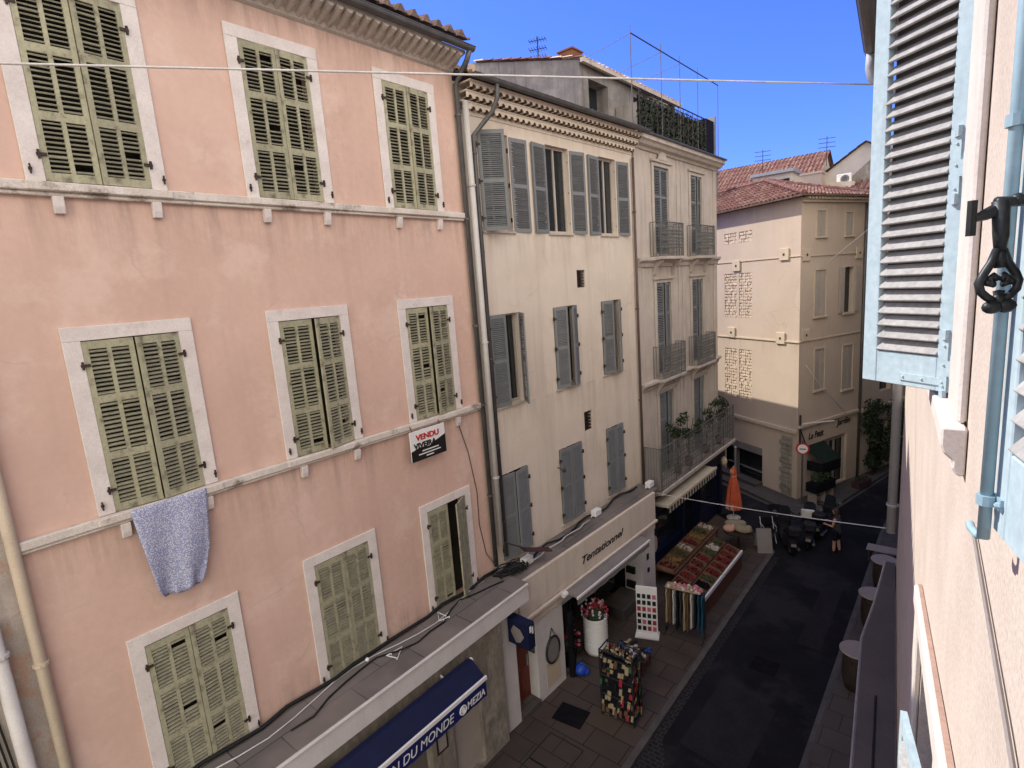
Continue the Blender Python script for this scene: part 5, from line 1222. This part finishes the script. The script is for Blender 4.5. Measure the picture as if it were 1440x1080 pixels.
# black display rack with scarves
t = thing('display_rack', 'black display rack hung with pale scarves and trinkets on the pavement', 'display rack', (-6.0, 10.3, G), .05)
b = MB(False)
for x in (-.42, .42):
    for y in (-.22, .22): b.tube([(x, y, 0), (x, y, 1.75)], .022, 6)
for z in (.1, .6, 1.1, 1.6, 1.75):
    b.tube([(-.42, -.22, z), (.42, -.22, z)], .018, 6); b.tube([(-.42, .22, z), (.42, .22, z)], .018, 6); b.tube([(-.42, -.22, z), (-.42, .22, z)], .018, 6); b.tube([(.42, -.22, z), (.42, .22, z)], .018, 6)
b.build('frame', M['blackiron'], t)
b = MB(False); b.box(-.40, .40, -.20, .20, .04, 1.55); b.build('backing', M['cl_black'], t)
b = MB(False)
for f in range(4):
    for _ in range(70):
        s_ = random.uniform(-.4, .4); z = random.choice((.35, .65, .95, 1.25, 1.55)) + random.uniform(-.1, .1); L = random.uniform(.05, .22); w = random.uniform(.02, .05)
        mi = random.choice((0, 1, 1, 2, 2, 2, 3, 4))
        if f < 2:
            y = (-.23 if f == 0 else .23) + random.uniform(-.02, .02) * 1; b.obox((s_, y, z - L / 2), (w, 0, 0), (0, .008, 0), (.01, 0, L / 2), mi)
        else:
            x = (-.43 if f == 2 else .43); b.obox((x, s_ * .5, z - L / 2), (.008, 0, 0), (0, w, 0), (0, .01, L / 2), mi)
for _ in range(60): b.ball((random.uniform(-.38, .38), random.uniform(-.18, .18), 1.62 + random.uniform(0, .12)), random.uniform(.02, .05), 6, random.choice((1, 1, 2, 3)))
b.build('trinkets', [M['cardcol'][0], M['cardcol'][6], M['cardcol'][1], M['cardcol'][5], M['cardcol'][7]], t)
# postcard stand
t = thing('postcard_stand', 'tall white postcard stand beside the cream shop pier', 'stand', (-6.85, 13.45, G), .35)
b = MB(False); b.box(-.30, .30, -.04, .04, .06, 1.55); b.box(-.34, .34, -.22, .16, 0, .06); b.build('panel', M['whiteclean'], t, bevel=.006)
for i in range(4):
    for j in range(6):
        z = .24 + j * .205; x = -.22 + i * .145; mi = random.choice((0, 1, 1, 1, 4)) if j != 3 else random.choice((0, 4, 0))
        b = MB(False); b.box(x - .05, x + .05, -.056, -.041, z - .065, z + .065); b.build('card', M['cardcol'][mi], t)
# clothes rail
t = thing('clothes_rail', 'clothes rail of long garments with a teal cloth at its end', 'clothes rail', (-5.95, 14.0, G), .15)
b = MB(False)
for x in (-.55, .55): b.tube([(x, 0, 0), (x, 0, 1.5)], .02, 6); b.tube([(x, -.25, .02), (x, .25, .02)], .02, 6)
b.tube([(-.55, 0, 1.5), (.55, 0, 1.5)], .02, 6); b.build('frame', M['iron'], t)
tex = mat('teal cloth', (.03, .085, .13), (.02, .06, .10), 4, .9)
mats_ = [M['cardcol'][6], M['cardcol'][5], M['cardcol'][2], M['cardcol'][1], M['cl_grey'], tex]
for k in range(11):
    b = MB(False); x = -.5 + k * .1; n = 8
    L = random.uniform(.95, 1.2); mi = mats_[5] if k > 8 else mats_[k % 5]
    A = [[b.p(x + .025 * math.sin(j * 2.2 + zz * 3) + s_ * .02, -.22 + .44 * j / n, 1.45 - L * zz - .12 * abs(j / n - .5) * (1 - zz)) for j in range(n + 1)] for zz in (0, .3, .6, 1) for s_ in (1,)]
    for r0, r1 in zip(A, A[1:]):
        for j in range(n): b.face([r0[j], r0[j + 1], r1[j + 1], r1[j]])
    o = b.build('garment', mi, t, recalc=False); s2 = o.modifiers.new('thickness', 'SOLIDIFY'); s2.thickness = .03
b = MB(False); b.box(-.5, .5, -.15, .15, 1.50, 1.53)
for _ in range(40): b.ball((random.uniform(-.5, .5), random.uniform(-.16, .16), 1.52 + random.uniform(0, .06)), random.uniform(.03, .06), 6, random.randrange(3))
b.build('scarf_pile', [M['cardcol'][6], M['cardcol'][4], M['cardcol'][2]], t)
# basket of shoes
t = thing('bargain_table', 'low table of jumbled pale sandals in front of the postcard stand', 'table', (-6.55, 12.0, G), .1)
b = MB(False); b.box(-.42, .42, -.3, .3, .42, .46); b.build('top', M['woodbrown'], t)
for x in (-.38, .34):
    for y in (-.26, .22):
        b = MB(False); b.box(x, x + .04, y, y + .04, 0, .42); b.build('leg', M['woodbrown'], t)
for k in range(22):
    pass
b = MB(False)
for k in range(34):
    x, y = random.uniform(-.38, .38), random.uniform(-.26, .26); a = random.uniform(0, 6.28)
    b.obox((x, y, .49 + random.uniform(0, .08)), (.11 * math.cos(a), .11 * math.sin(a), .01), (-.035 * math.sin(a), .035 * math.cos(a), 0), (0, 0, .015), random.randrange(4))
b.build('sandals', [M['cardcol'][2], M['cardcol'][3], M['cardcol'][1], M['cardcol'][6]], t)
# drum planter with flowers
t = thing('flower_drum', 'white ribbed drum planter full of red and white flowers at the shop door', 'planter', (-7.72, 12.0, G + .02))
b = MB(False); prof = [(.30, 0)]
for k in range(9): prof += [(.33, .06 + k * .115), (.345, .11 + k * .115), (.33, .155 + k * .115)]
prof += [(.35, 1.12), (.32, 1.12), (.31, 1.02)]
b.lathe(prof, (0, 0), 24); b.build('drum', M['whiteclean'], t, smooth=True)
b = MB(False); b.leaves((0, 0, 1.22), (.32, .32, .2), 130, .12)
b.build('leaves', M['leaf'], t, recalc=False)
b = MB(False); b.ball((0, 0, 1.12), .26, 8, 3)
for k in range(46):
    a = random.uniform(0, 6.28); r = random.uniform(0, .38); mi = random.choice((0, 0, 1, 2, 2))
    for p_ in range(3): b.ball((r * math.cos(a) + random.uniform(-.03, .03), r * math.sin(a) + random.uniform(-.03, .03), 1.22 + random.uniform(-.05, .25)), .035, 6, mi)
b.build('flowers', [M['cardcol'][0], M['cardcol'][4], M['cardcol'][2], M['leaf']], t)
t = thing('flower_bucket', 'dark bucket of pink flowers in the shadow of the shop doorway', 'flowers', (-8.0, 11.05, G + .02))
b = MB(False); b.lathe([(.16, 0), (.22, .5), (.22, .52)], (0, 0), 14); b.build('bucket', M['cl_black'], t)
b = MB(False); b.ball((0, 0, .66), .24, 8, 2)
for k in range(40): b.ball((random.uniform(-.25, .25), random.uniform(-.25, .25), .65 + random.uniform(-.1, .4)), .045, 6, random.randrange(2))
b.build('flowers', [M['cardcol'][0], M['cardcol'][4], M['leaf']], t)
b = MB(False); b.tube([(0, 0, 0), (0, 0, 1.9)], .09, 8); b.leaves((0, 0, 1.2), (.14, .14, .8), 160, .12); tag(b.build('folded_screen', M['cl_black'], loc=(-7.72, 10.78, G)), 'dark furled cloth post at the left of the shop doorway', 'post')
b = MB(False); b.ball((0, 0, .15), .19, 12, sc_=(1.0, 1, .85)); b.tube([(0, 0, .28), (.03, 0, .36)], .05, 6, r2=.02); b.ball((.13, .05, .1), .11, 8)
tag(b.build('plastic_bag', M['bluebag'], smooth=True, loc=(-7.58, 10.95, G)), 'bright blue plastic bag on the ground by the shop door', 'bag')
b = MB(False); b.box(-.38, .38, -.3, .3, 0, .012)
for k in range(14): b.box(-.36, .36, -.28 + k * .041, -.28 + k * .041 + .012, .012, .018)
tag(b.build('floor_grate', M['cl_black'], loc=(-7.0, 9.58, G + .002), rotz=.12), 'dark rectangular grate in the pavement near the red door', 'grate')
b = MB(False); b.box(-.32, .32, -.3, .3, 0, .006)
for k in range(9): b.box(-.26, .26, -.25 + k * .058, -.25 + k * .058 + .02, .006, .009)
tag(b.build('drain_cover', M['cl_black'], loc=(-3.76, 14.05, ROAD + .001)), 'square iron drain cover in the middle of the dark road', 'drain cover')
# hatch frames in the paving
b = MB(False)
for y in (7.6, 8.45): 
    for s_ in (-.42, .42): b.box(-7.1, -6.2, y + s_ - .012, y + s_ + .012, G + .001, G + .006)
    for x in (-7.1, -6.2): b.box(x - .012, x + .012, y - .42, y + .42, G + .001, G + .0062)
tag(b.build('hatch_frame', M['blackiron']), 'pair of thin iron hatch frames set in the near paving', 'hatch')

# barrel tables on the right pavement
def barrel(x, y, label, first=[None]):
    if first[0] is None:
        t = thing('barrel_table', label, 'table', (x, y, G), 0, 'barrel tables on the right pavement')
        b = MB(False); b.lathe([(.24, 0), (.29, .25), (.31, .5), (.29, .75), (.25, .98)], (0, 0), 20); b.build('barrel', M['barrel'], t, smooth=True)
        b = MB(False); b.lathe([(.36, 1.0), (.37, 1.01), (.37, 1.035), (.36, 1.045)], (0, 0), 28); b.build('top', M['tabletop'], t)
        for z in (.22, .78):
            b = MB(False); b.lathe([(.300, z), (.303, z + .05)], (0, 0), 20); b.build('hoop', M['iron'], t)
        first[0] = t
    else:
        t = copy_tree(first[0]); t.location = (x, y, G); t['label'] = label
barrel(-1.72, 14.35, 'nearest barrel table beside the canopy edge, its dark side in view')
barrel(-1.72, 17.3, 'second barrel table from the camera on the right pavement')
barrel(-1.70, 19.6, 'farthest round barrel table, just before the bench')
t = thing('bench', 'pale wooden bench beyond the barrel tables', 'bench', (-1.85, 21.6, G))
b = MB(False)
for k in range(4): b.box(-.55, .35, -.24 + k * .125, -.24 + k * .125 + .1, .44, .48)
b.build('seat', M['tabletop'], t)
for x in (-.5, .25):
    b = MB(False); b.box(x, x + .06, -.2, .22, 0, .44); b.build('leg', M['iron'], t)
b = MB(False); b.box(.36, .42, -.24, .26, .40, .95); b.build('backrest', M['tabletop'], t)
# a-board by the kerb
t = thing('sandwich_board', 'grey sandwich board standing on the kerb by the group', 'sign board', (-5.55, 20.45, G), .5)
for s_ in (-1, 1):
    b = MB(False); b.obox((0, s_ * .16, .42), (.26, 0, 0), (0, .012, 0), (0, -s_ * .14, .42)); b.build('panel', M['awngrey'], t)
# folding chair
t = thing('folding_chair', 'dark chair with bright tubular arms beside the sandwich board', 'chair', (-5.6, 21.25, G), .6)
b = MB(False); b.box(-.22, .22, -.22, .22, .44, .47); b.build('seat', M['cl_black'], t)
b = MB(False); b.box(-.22, .22, .2, .23, .5, .86); b.build('backrest', M['cl_black'], t)
for x in (-.23, .23):
    b = MB(False); b.tube([(x, -.25, 0), (x, .05, .45), (x, .23, .9)], .014, 6); b.tube([(x, .25, 0), (x, -.2, .47), (x, -.22, .66), (x, .22, .68)], .014, 6); b.build('leg', M['steel'], t)
# dark scooter-like table group behind
t = thing('round_table', 'small dark cafe table with thin legs behind the group', 'table', (-5.75, 23.1, ROAD))
b = MB(False); b.lathe([(.38, .72), (.38, .75)], (0, 0), 18); b.build('top', M['cl_black'], t)
b = MB(False); b.tube([(0, 0, 0), (0, 0, .72)], .03, 6); b.lathe([(.25, 0), (.22, .03)], (0, 0), 12); b.build('pedestal', M['iron'], t)
# planter with dark shrub at corner shop
t = thing('planter', 'dark planter trough on pale legs under the green awning', 'planter', (-4.75, 26.3, G), rad(90 - 21.5))
b = MB(False); b.box(-.7, .7, -.25, .25, .55, .95); b.build('trough', M['cl_black'], t)
for x in (-.62, .0, .58):
    b = MB(False); b.box(x, x + .06, -.2, .2, 0, .55); b.build('leg', M['tabletop'], t)
b = MB(False); b.leaves((0, 0, 1.15), (.65, .25, .25), 220, .14); b.build('foliage', M['leaf'], t, recalc=False)
t = thing('flower_trough', 'low dark trough at the foot of the shop doorway beyond the planter', 'planter', (-3.55, 29.0, G), rad(90 - 21.5))
b = MB(False); b.box(-.5, .5, -.18, .18, 0, .3); b.build('box', M['maroon'], t); b = MB(False); b.leaves((0, 0, .38), (.5, .18, .12), 90, .1); b.build('foliage', M['leaf'], t, recalc=False)

# ================================================================== PEOPLE
def capsule(b, p, q, r1, r2, n=10, flat=1.0):
    p = Vector(p); q = Vector(q); t = (q - p); L = t.length; t.normalize()
    a = Vector((1, 0, 0)) - t * t.x
    if a.length < .2: a = Vector((0, 1, 0)) - t * t.y
    a.normalize(); c = t.cross(a); rings = []
    seq = [(-.95, .3), (-.7, .71), (0, 1)]
    for k, s in seq: rings.append((p + t * (k * r1), r1 * s))
    for k, s in ((0, 1), (.7, .71), (.95, .3)): rings.append((q + t * (k * r2), r2 * s))
    V = [[b.p(*(o + (a * math.cos(x) + c * math.sin(x) * 1.0) * r)) for x in [2 * math.pi * j / n for j in range(n)]] for o, r in rings]
    for A, B in zip(V, V[1:]):
        for j in range(n): b.face([A[j], A[(j + 1) % n], B[(j + 1) % n], B[j]])
    b.face(V[0][::-1]); b.face(V[-1])
def remesh(b, name, m, parent, vox, smooth_it=4):
    o = b.build(name, m, None)
    md = o.modifiers.new('remesh', 'REMESH'); md.mode = 'VOXEL'; md.voxel_size = vox; md.use_smooth_shade = True
    s = o.modifiers.new('smooth', 'SMOOTH'); s.iterations = smooth_it; s.factor = .5
    dg = bpy.context.evaluated_depsgraph_get(); dg.update()
    me = bpy.data.meshes.new_from_object(o.evaluated_get(dg)); bpy.data.objects.remove(o)
    me.name = name; me.materials.clear(); me.materials.append(m)
    ob = bpy.data.objects.new(name, me); COL.objects.link(ob); ob.parent = parent
    return ob
def person(label, loc, face_deg, height=1.72, lean=0.0, arms=((.25, .1), (.25, .1)), stride=.12, top='cl_black', sleeves=1, bottom='cl_black', shorts=False, hair='hairdark', longhair=False, patch=None, look=0, bag=False):
    """faces local +y; arms: per side (upper arm swing forward, elbow bend) in radians"""
    t = thing('person', label, 'person', loc, rad(face_deg), None)
    k = height / 1.72
    def S(v): return Vector(v) * k
    hipz = .92; pel = S((0, 0, hipz)); che = S((0, lean * .42, hipz + .42 * math.cos(lean))); nek = S((0, lean * .56, hipz + .56)); hd = S((0, lean * .62 + .02 + .03, hipz + .71))
    b = MB(False)
    joints = {}
    capsule(b, pel + S((0, 0, -.02)), pel + S((0, 0, .16)), .135 * k, .125 * k); capsule(b, pel + S((0, 0, .14)), che, .125 * k, .145 * k)
    capsule(b, che + S((-.09, 0, -.02)), che + S((.09, 0, -.02)), .115 * k, .115 * k); capsule(b, che, nek, .09 * k, .055 * k); capsule(b, nek, hd + S((0, -.02, -.04)), .052 * k, .05 * k)
    # head: skull, jaw, nose, ears
    f = Vector((math.sin(look), math.cos(look), 0)); sd = Vector((f.y, -f.x, 0))
    b.ball(hd + S((0, -.005, .03)), .095 * k, 12, sc_=(.84, 1.0, 1.12)); capsule(b, hd + f * (.02 * k) + S((0, 0, -.02)), hd + f * (.045 * k) + S((0, 0, -.075)), .065 * k, .038 * k)
    capsule(b, hd + f * (.09 * k) + S((0, 0, .02)), hd + f * (.108 * k) + S((0, 0, -.015)), .012 * k, .016 * k)
    for s_ in (-1, 1): b.ball(hd + sd * (s_ * .082 * k), .022 * k, 8, sc_=(.5, 1, 1.4)); b.ball(hd + f * (.078 * k) + sd * (s_ * .032 * k) + S((0, 0, .03)), .014 * k, 6)
    legs = []; armp = []
    for s_, sw in ((-1, stride), (1, -stride)):
        hp = pel + S((s_ * .09, 0, -.03)); kn = hp + S((s_ * .02, sw * .55 + .02, -.42)); an = Vector((hp.x + s_ * .02 * k, hp.y + sw * k, .09 * k)); toe = an + S((s_ * .03, .15, -.055)); heel = an + S((0, -.04, -.045))
        capsule(b, hp, kn, .088 * k, .058 * k); capsule(b, kn, an + (kn - an) * .35, .058 * k, .056 * k); capsule(b, an + (kn - an) * .35, an, .056 * k, .036 * k); capsule(b, heel, toe, .038 * k, .032 * k)
        legs.append((hp, kn, an, heel, toe))
    for s_, (up, el) in zip((-1, 1), arms):
        sh = che + S((s_ * .185, 0, .06)); d = Vector((s_ * .12, math.sin(up), -math.cos(up))).normalized(); eb = sh + d * .29 * k
        d2 = Vector((-s_ * .25 * min(1, el), math.sin(up + el), -math.cos(up + el))).normalized(); wr = eb + d2 * .25 * k
        capsule(b, sh, eb, .056 * k, .042 * k); capsule(b, eb, wr, .042 * k, .027 * k)
        pm = wr + d2 * .055 * k; side = d2.cross(Vector((s_, 0, 0)))
        if side.length < .1: side = Vector((0, 1, 0))
        side.normalize()
        capsule(b, wr, pm, .027 * k, .032 * k)
        for q in range(4):
            st = pm + side * ((q - 1.5) * .02 * k); ln_ = (.072, .082, .076, .06)[q] * k
            mid_ = st + d2 * ln_ * .6; capsule(b, st, mid_, .010 * k, .009 * k, 6); capsule(b, mid_, mid_ + (d2 * .8 + Vector((-s_ * .5, 0, -.1))).normalized() * ln_ * .5, .009 * k, .0075 * k, 6)
        capsule(b, wr + d2 * .02 * k + side * .02 * k, wr + d2 * .055 * k + side * .055 * k, .011 * k, .009 * k, 6)
        armp.append((sh, eb, wr))
    remesh(b, 'body', M['skin'], t, .0085, 3)
    # clothing
    b = MB(False)
    capsule(b, pel + S((0, 0, -.06)), pel + S((0, 0, .16)), .158 * k, .143 * k); capsule(b, pel + S((0, 0, .14)), che, .143 * k, .162 * k); capsule(b, che + S((-.1, 0, -.01)), che + S((.1, 0, -.01)), .128 * k, .128 * k); capsule(b, che + S((0, 0, .02)), che + (nek - che) * .55, .12 * k, .085 * k)
    for sh, eb, wr in armp:
        if sleeves: capsule(b, sh, sh + (eb - sh) * (.62 if sleeves == 1 else 1.0), .074 * k, .066 * k)
        else: capsule(b, sh + (che - sh) * .45, sh + (che - sh) * .2, .07 * k, .062 * k)
        if sleeves == 2: capsule(b, eb, wr, .06 * k, .042 * k)
    remesh(b, 'top', M[top], t, .014)
    b = MB(False)
    capsule(b, pel + S((0, 0, -.06)), pel + S((0, 0, .06)), .15 * k, .146 * k)
    for hp, kn, an, he, toe in legs:
        if shorts: capsule(b, hp, hp + (kn - hp) * .72, .108 * k, .092 * k)
        else: capsule(b, hp, kn, .105 * k, .077 * k); capsule(b, kn, an, .077 * k, .058 * k)
    remesh(b, 'trousers' if not shorts else 'shorts', M[bottom], t, .014)
    for hp, kn, an, he, toe in legs:
        b = MB(False); capsule(b, he + S((0, 0, 0)), toe, .05 * k, .042 * k); capsule(b, he, an + S((0, 0, .0)), .05 * k, .045 * k); b.obox((he + toe) / 2 + S((0, 0, -.035)), (.045 * k, 0, 0), (0, .13 * k, 0), (0, 0, .012 * k)); remesh(b, 'shoe', M['cl_black'], t, .010)
    b = MB(False); b.ball(hd + S((0, -.02, .055)) - f * (.012 * k), .104 * k, 12, sc_=(.9, 1.0, 1.0))
    if longhair:
        b.ball(hd - f * (.05 * k) + S((0, 0, -.03)), .09 * k, 10, sc_=(1.0, .7, 1.5)); capsule(b, hd - f * (.06 * k), hd - f * (.075 * k) + S((0, 0, -.18)), .075 * k, .05 * k)
    remesh(b, 'hair', M[hair], t, .011)
    if patch:
        b = MB(False); b.obox(che + S((.0, .145 if patch == 'front' else -.15, .0)), (.12 * k, 0, .02 * k), (0, .02 * k, 0), (-.01 * k, 0, .075 * k)); b.build('print', M['cl_white'], t, bevel=.015)
    return t
person('brown haired person in a dark top and shorts standing alone in the road', (-3.35, 21.7, ROAD), 80, 1.66, lean=.06, arms=((.25, 1.3), (.3, 1.4)), stride=.06, top='cl_grey', sleeves=0, bottom='cl_black', shorts=True, hair='hairbrown', longhair=True, look=.2)
M['scooterpaint'] = mat('black scooter paint', (.012, .012, .014), (.018, .018, .02), 4, .55, fine=.1, spec=.2)
def make_scooter(label):
    t = thing('scooter', label, 'scooter', (0, 0, 0), 0, 'scooters parked at the corner')
    for y, r in ((-.66, .25), (.68, .27)):
        b = MB(False); b.tube([(0, y + (r - .06) * math.cos(a), r + (r - .06) * math.sin(a)) for a in [k * math.pi / 12 for k in range(25)]], .062, 8, caps=False)
        w = b.build('wheel', M['cl_black'], t, smooth=True)
        b = MB(False); b.tube([(-.04, y, r), (.04, y, r)], r * .62, 14); b.build('rim', M['zinc'], w)
    b = MB(False)
    b.prism([(-.95, .62), (-.9, .40), (-.5, .34), (-.35, .24), (.30, .24), (.42, .40), (.52, .78), (.40, .84), (.28, .42), (-.08, .36), (-.14, .66), (-.60, .74)], 'u', -.15, .15); b.build('body', M['scooterpaint'], t, bevel=.035)
    b = MB(False); b.prism([(.44, .40), (.95, .38), (.86, .52), (.62, .56)], 'u', -.09, .09); b.build('mudguard', M['scooterpaint'], t, bevel=.02)
    b = MB(False); b.prism([(.40, .56), (.60, .52), (.66, .74), (.48, 1.02), (.34, 1.0)], 'u', -.24, .24); b.build('front_fairing', M['scooterpaint'], t, bevel=.06)
    b = MB(False); b.prism([(-.72, .74), (-.12, .66), (-.10, .76), (-.36, .82), (-.70, .86)], 'u', -.16, .16); b.build('seat', M['cl_black'], t, bevel=.03)
    b = MB(False); b.box(-.21, .21, -1.08, -.72, .88, 1.20); b.build('top_case', M['scooterpaint'], t, bevel=.06)
    b = MB(False); b.box(-.08, .08, -1.092, -1.076, .96, .99); b.build('reflector', M['maroon'], t)
    b = MB(False); b.box(-.085, .085, -.985, -.965, .46, .57); b.build('number_plate', M['awngrey'], t)
    b = MB(False); b.prism([(-.22, .98), (.22, .98), (.19, 1.38), (.10, 1.46), (-.10, 1.46), (-.19, 1.38)], 'o', .47, .475); o = b.build('windscreen', M['glass'], t); 
    b = MB(False); b.tube([(-.36, .24, 1.02), (-.2, .34, 1.0), (.2, .34, 1.0), (.36, .24, 1.02)], .018, 8); b.build('handlebar', M['cl_black'], t)
    for s_ in (-1, 1):
        b = MB(False); b.tube([(s_ * .28, .30, 1.02), (s_ * .36, .32, 1.22)], .008, 5); b.ball((s_ * .38, .32, 1.26), .065, 8, sc_=(1.2, .3, .8)); b.build('mirror', M['zinc'], t)
    b = MB(False); b.tube([(0, .60, .80), (0, .66, .80)], .09, 12); b.build('headlight', M['whiteclean'], t)
    b = MB(False); b.tube([(.17, -.3, .28), (.19, -.95, .36)], .05, 8); b.build('exhaust', M['zinc'], t)
    return t
s0 = make_scooter('black scooter nearest the sandwich board, parked at the kerb')
s0.location = (-5.0, 21.3, ROAD); s0.rotation_euler = (0, rad(4), rad(28))
for x, y, a, l in ((-4.42, 22.1, 12, 'middle black scooter of the three at the corner'), (-4.05, 23.2, -6, 'black scooter furthest back, below the round traffic sign')):
    o = copy_tree(s0); o.location = (x, y, ROAD); o.rotation_euler = (0, rad(4), rad(a)); o['label'] = l
b = MB(False); b.box(-.24, .24, -.05, .05, 0, .35); tag(b.build('helmet_box', M['cl_white'], bevel=.04, loc=(-4.45, 22.35, ROAD + .87), rotz=.2), 'white carton resting on the seat of the middle scooter', 'box')

# ================================================================== CAMERA, LIGHT, SKY
yaw, pitch, roll = -0.70154256, -0.17477546, -0.07430927
F = Vector((math.sin(yaw) * math.cos(pitch), math.cos(yaw) * math.cos(pitch), math.sin(pitch)))
R0v = Vector((math.cos(yaw), -math.sin(yaw), 0)); U0 = R0v.cross(F)
Rv = R0v * math.cos(roll) + U0 * math.sin(roll); Uv = -R0v * math.sin(roll) + U0 * math.cos(roll)
cam = bpy.data.cameras.new('camera'); co = bpy.data.objects.new('camera', cam); COL.objects.link(co)
cam.sensor_width = 36; cam.lens = 36 * 775 / 1440; cam.clip_start = .02; cam.clip_end = 2000
co.matrix_world = Matrix(((Rv.x, Uv.x, -F.x, 0), (Rv.y, Uv.y, -F.y, 0), (Rv.z, Uv.z, -F.z, 0), (0, 0, 0, 1)))
sc.camera = co

SUN_AZ, SUN_EL = 265.0, 45.5
wd = bpy.data.worlds.new('World'); sc.world = wd; wd.use_nodes = True
nt = wd.node_tree; bg = nt.nodes['Background']
sk = nt.nodes.new('ShaderNodeTexSky'); sk.sky_type = 'NISHITA'; sk.sun_disc = False
sk.sun_elevation = rad(SUN_EL); sk.sun_rotation = rad(SUN_AZ); sk.altitude = 0; sk.air_density = 1.0; sk.dust_density = .3; sk.ozone_density = 3.0
# deep blue west and north; white added over unseen east to light shaded facades
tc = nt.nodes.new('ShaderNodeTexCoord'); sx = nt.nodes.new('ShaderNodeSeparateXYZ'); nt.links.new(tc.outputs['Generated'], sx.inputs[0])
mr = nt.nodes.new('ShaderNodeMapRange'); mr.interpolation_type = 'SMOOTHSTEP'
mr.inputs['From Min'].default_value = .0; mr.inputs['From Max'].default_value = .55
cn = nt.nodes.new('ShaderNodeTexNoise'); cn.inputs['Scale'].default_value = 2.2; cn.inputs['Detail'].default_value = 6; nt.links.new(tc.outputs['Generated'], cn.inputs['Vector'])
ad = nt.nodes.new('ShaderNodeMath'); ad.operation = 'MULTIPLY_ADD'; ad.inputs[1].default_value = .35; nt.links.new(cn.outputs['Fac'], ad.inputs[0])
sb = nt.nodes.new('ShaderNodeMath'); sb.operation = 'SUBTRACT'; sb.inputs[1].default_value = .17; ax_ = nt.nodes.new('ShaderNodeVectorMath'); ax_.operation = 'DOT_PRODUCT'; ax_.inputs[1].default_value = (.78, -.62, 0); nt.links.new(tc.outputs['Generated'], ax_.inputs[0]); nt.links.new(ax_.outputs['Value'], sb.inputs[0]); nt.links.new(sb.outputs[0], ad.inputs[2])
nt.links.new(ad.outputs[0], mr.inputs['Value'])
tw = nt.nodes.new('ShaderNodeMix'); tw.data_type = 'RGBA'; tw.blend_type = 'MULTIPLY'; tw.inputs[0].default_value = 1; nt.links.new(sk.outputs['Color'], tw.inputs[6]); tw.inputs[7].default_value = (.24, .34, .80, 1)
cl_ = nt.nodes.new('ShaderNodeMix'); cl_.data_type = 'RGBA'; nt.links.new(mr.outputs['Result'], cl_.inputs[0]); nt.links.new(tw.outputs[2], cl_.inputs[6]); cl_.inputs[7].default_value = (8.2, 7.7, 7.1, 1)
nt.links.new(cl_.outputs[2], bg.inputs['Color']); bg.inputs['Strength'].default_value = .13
sl = bpy.data.lights.new('sun', 'SUN'); sl.energy = 2.6; sl.angle = rad(.5); sl.color = (1.0, .94, .85)
so = bpy.data.objects.new('sun', sl); COL.objects.link(so)
d = Vector((math.sin(rad(SUN_AZ)) * math.cos(rad(SUN_EL)), math.cos(rad(SUN_AZ)) * math.cos(rad(SUN_EL)), math.sin(rad(SUN_EL))))
so.rotation_euler = d.to_track_quat('Z', 'Y').to_euler()
sc.view_settings.view_transform = 'Standard'; sc.view_settings.look = 'None'; sc.view_settings.gamma = 1; sc.view_settings.exposure = 1.35
sc.render.engine = 'CYCLES'
sc.cycles.max_bounces = 8; sc.cycles.diffuse_bounces = 5
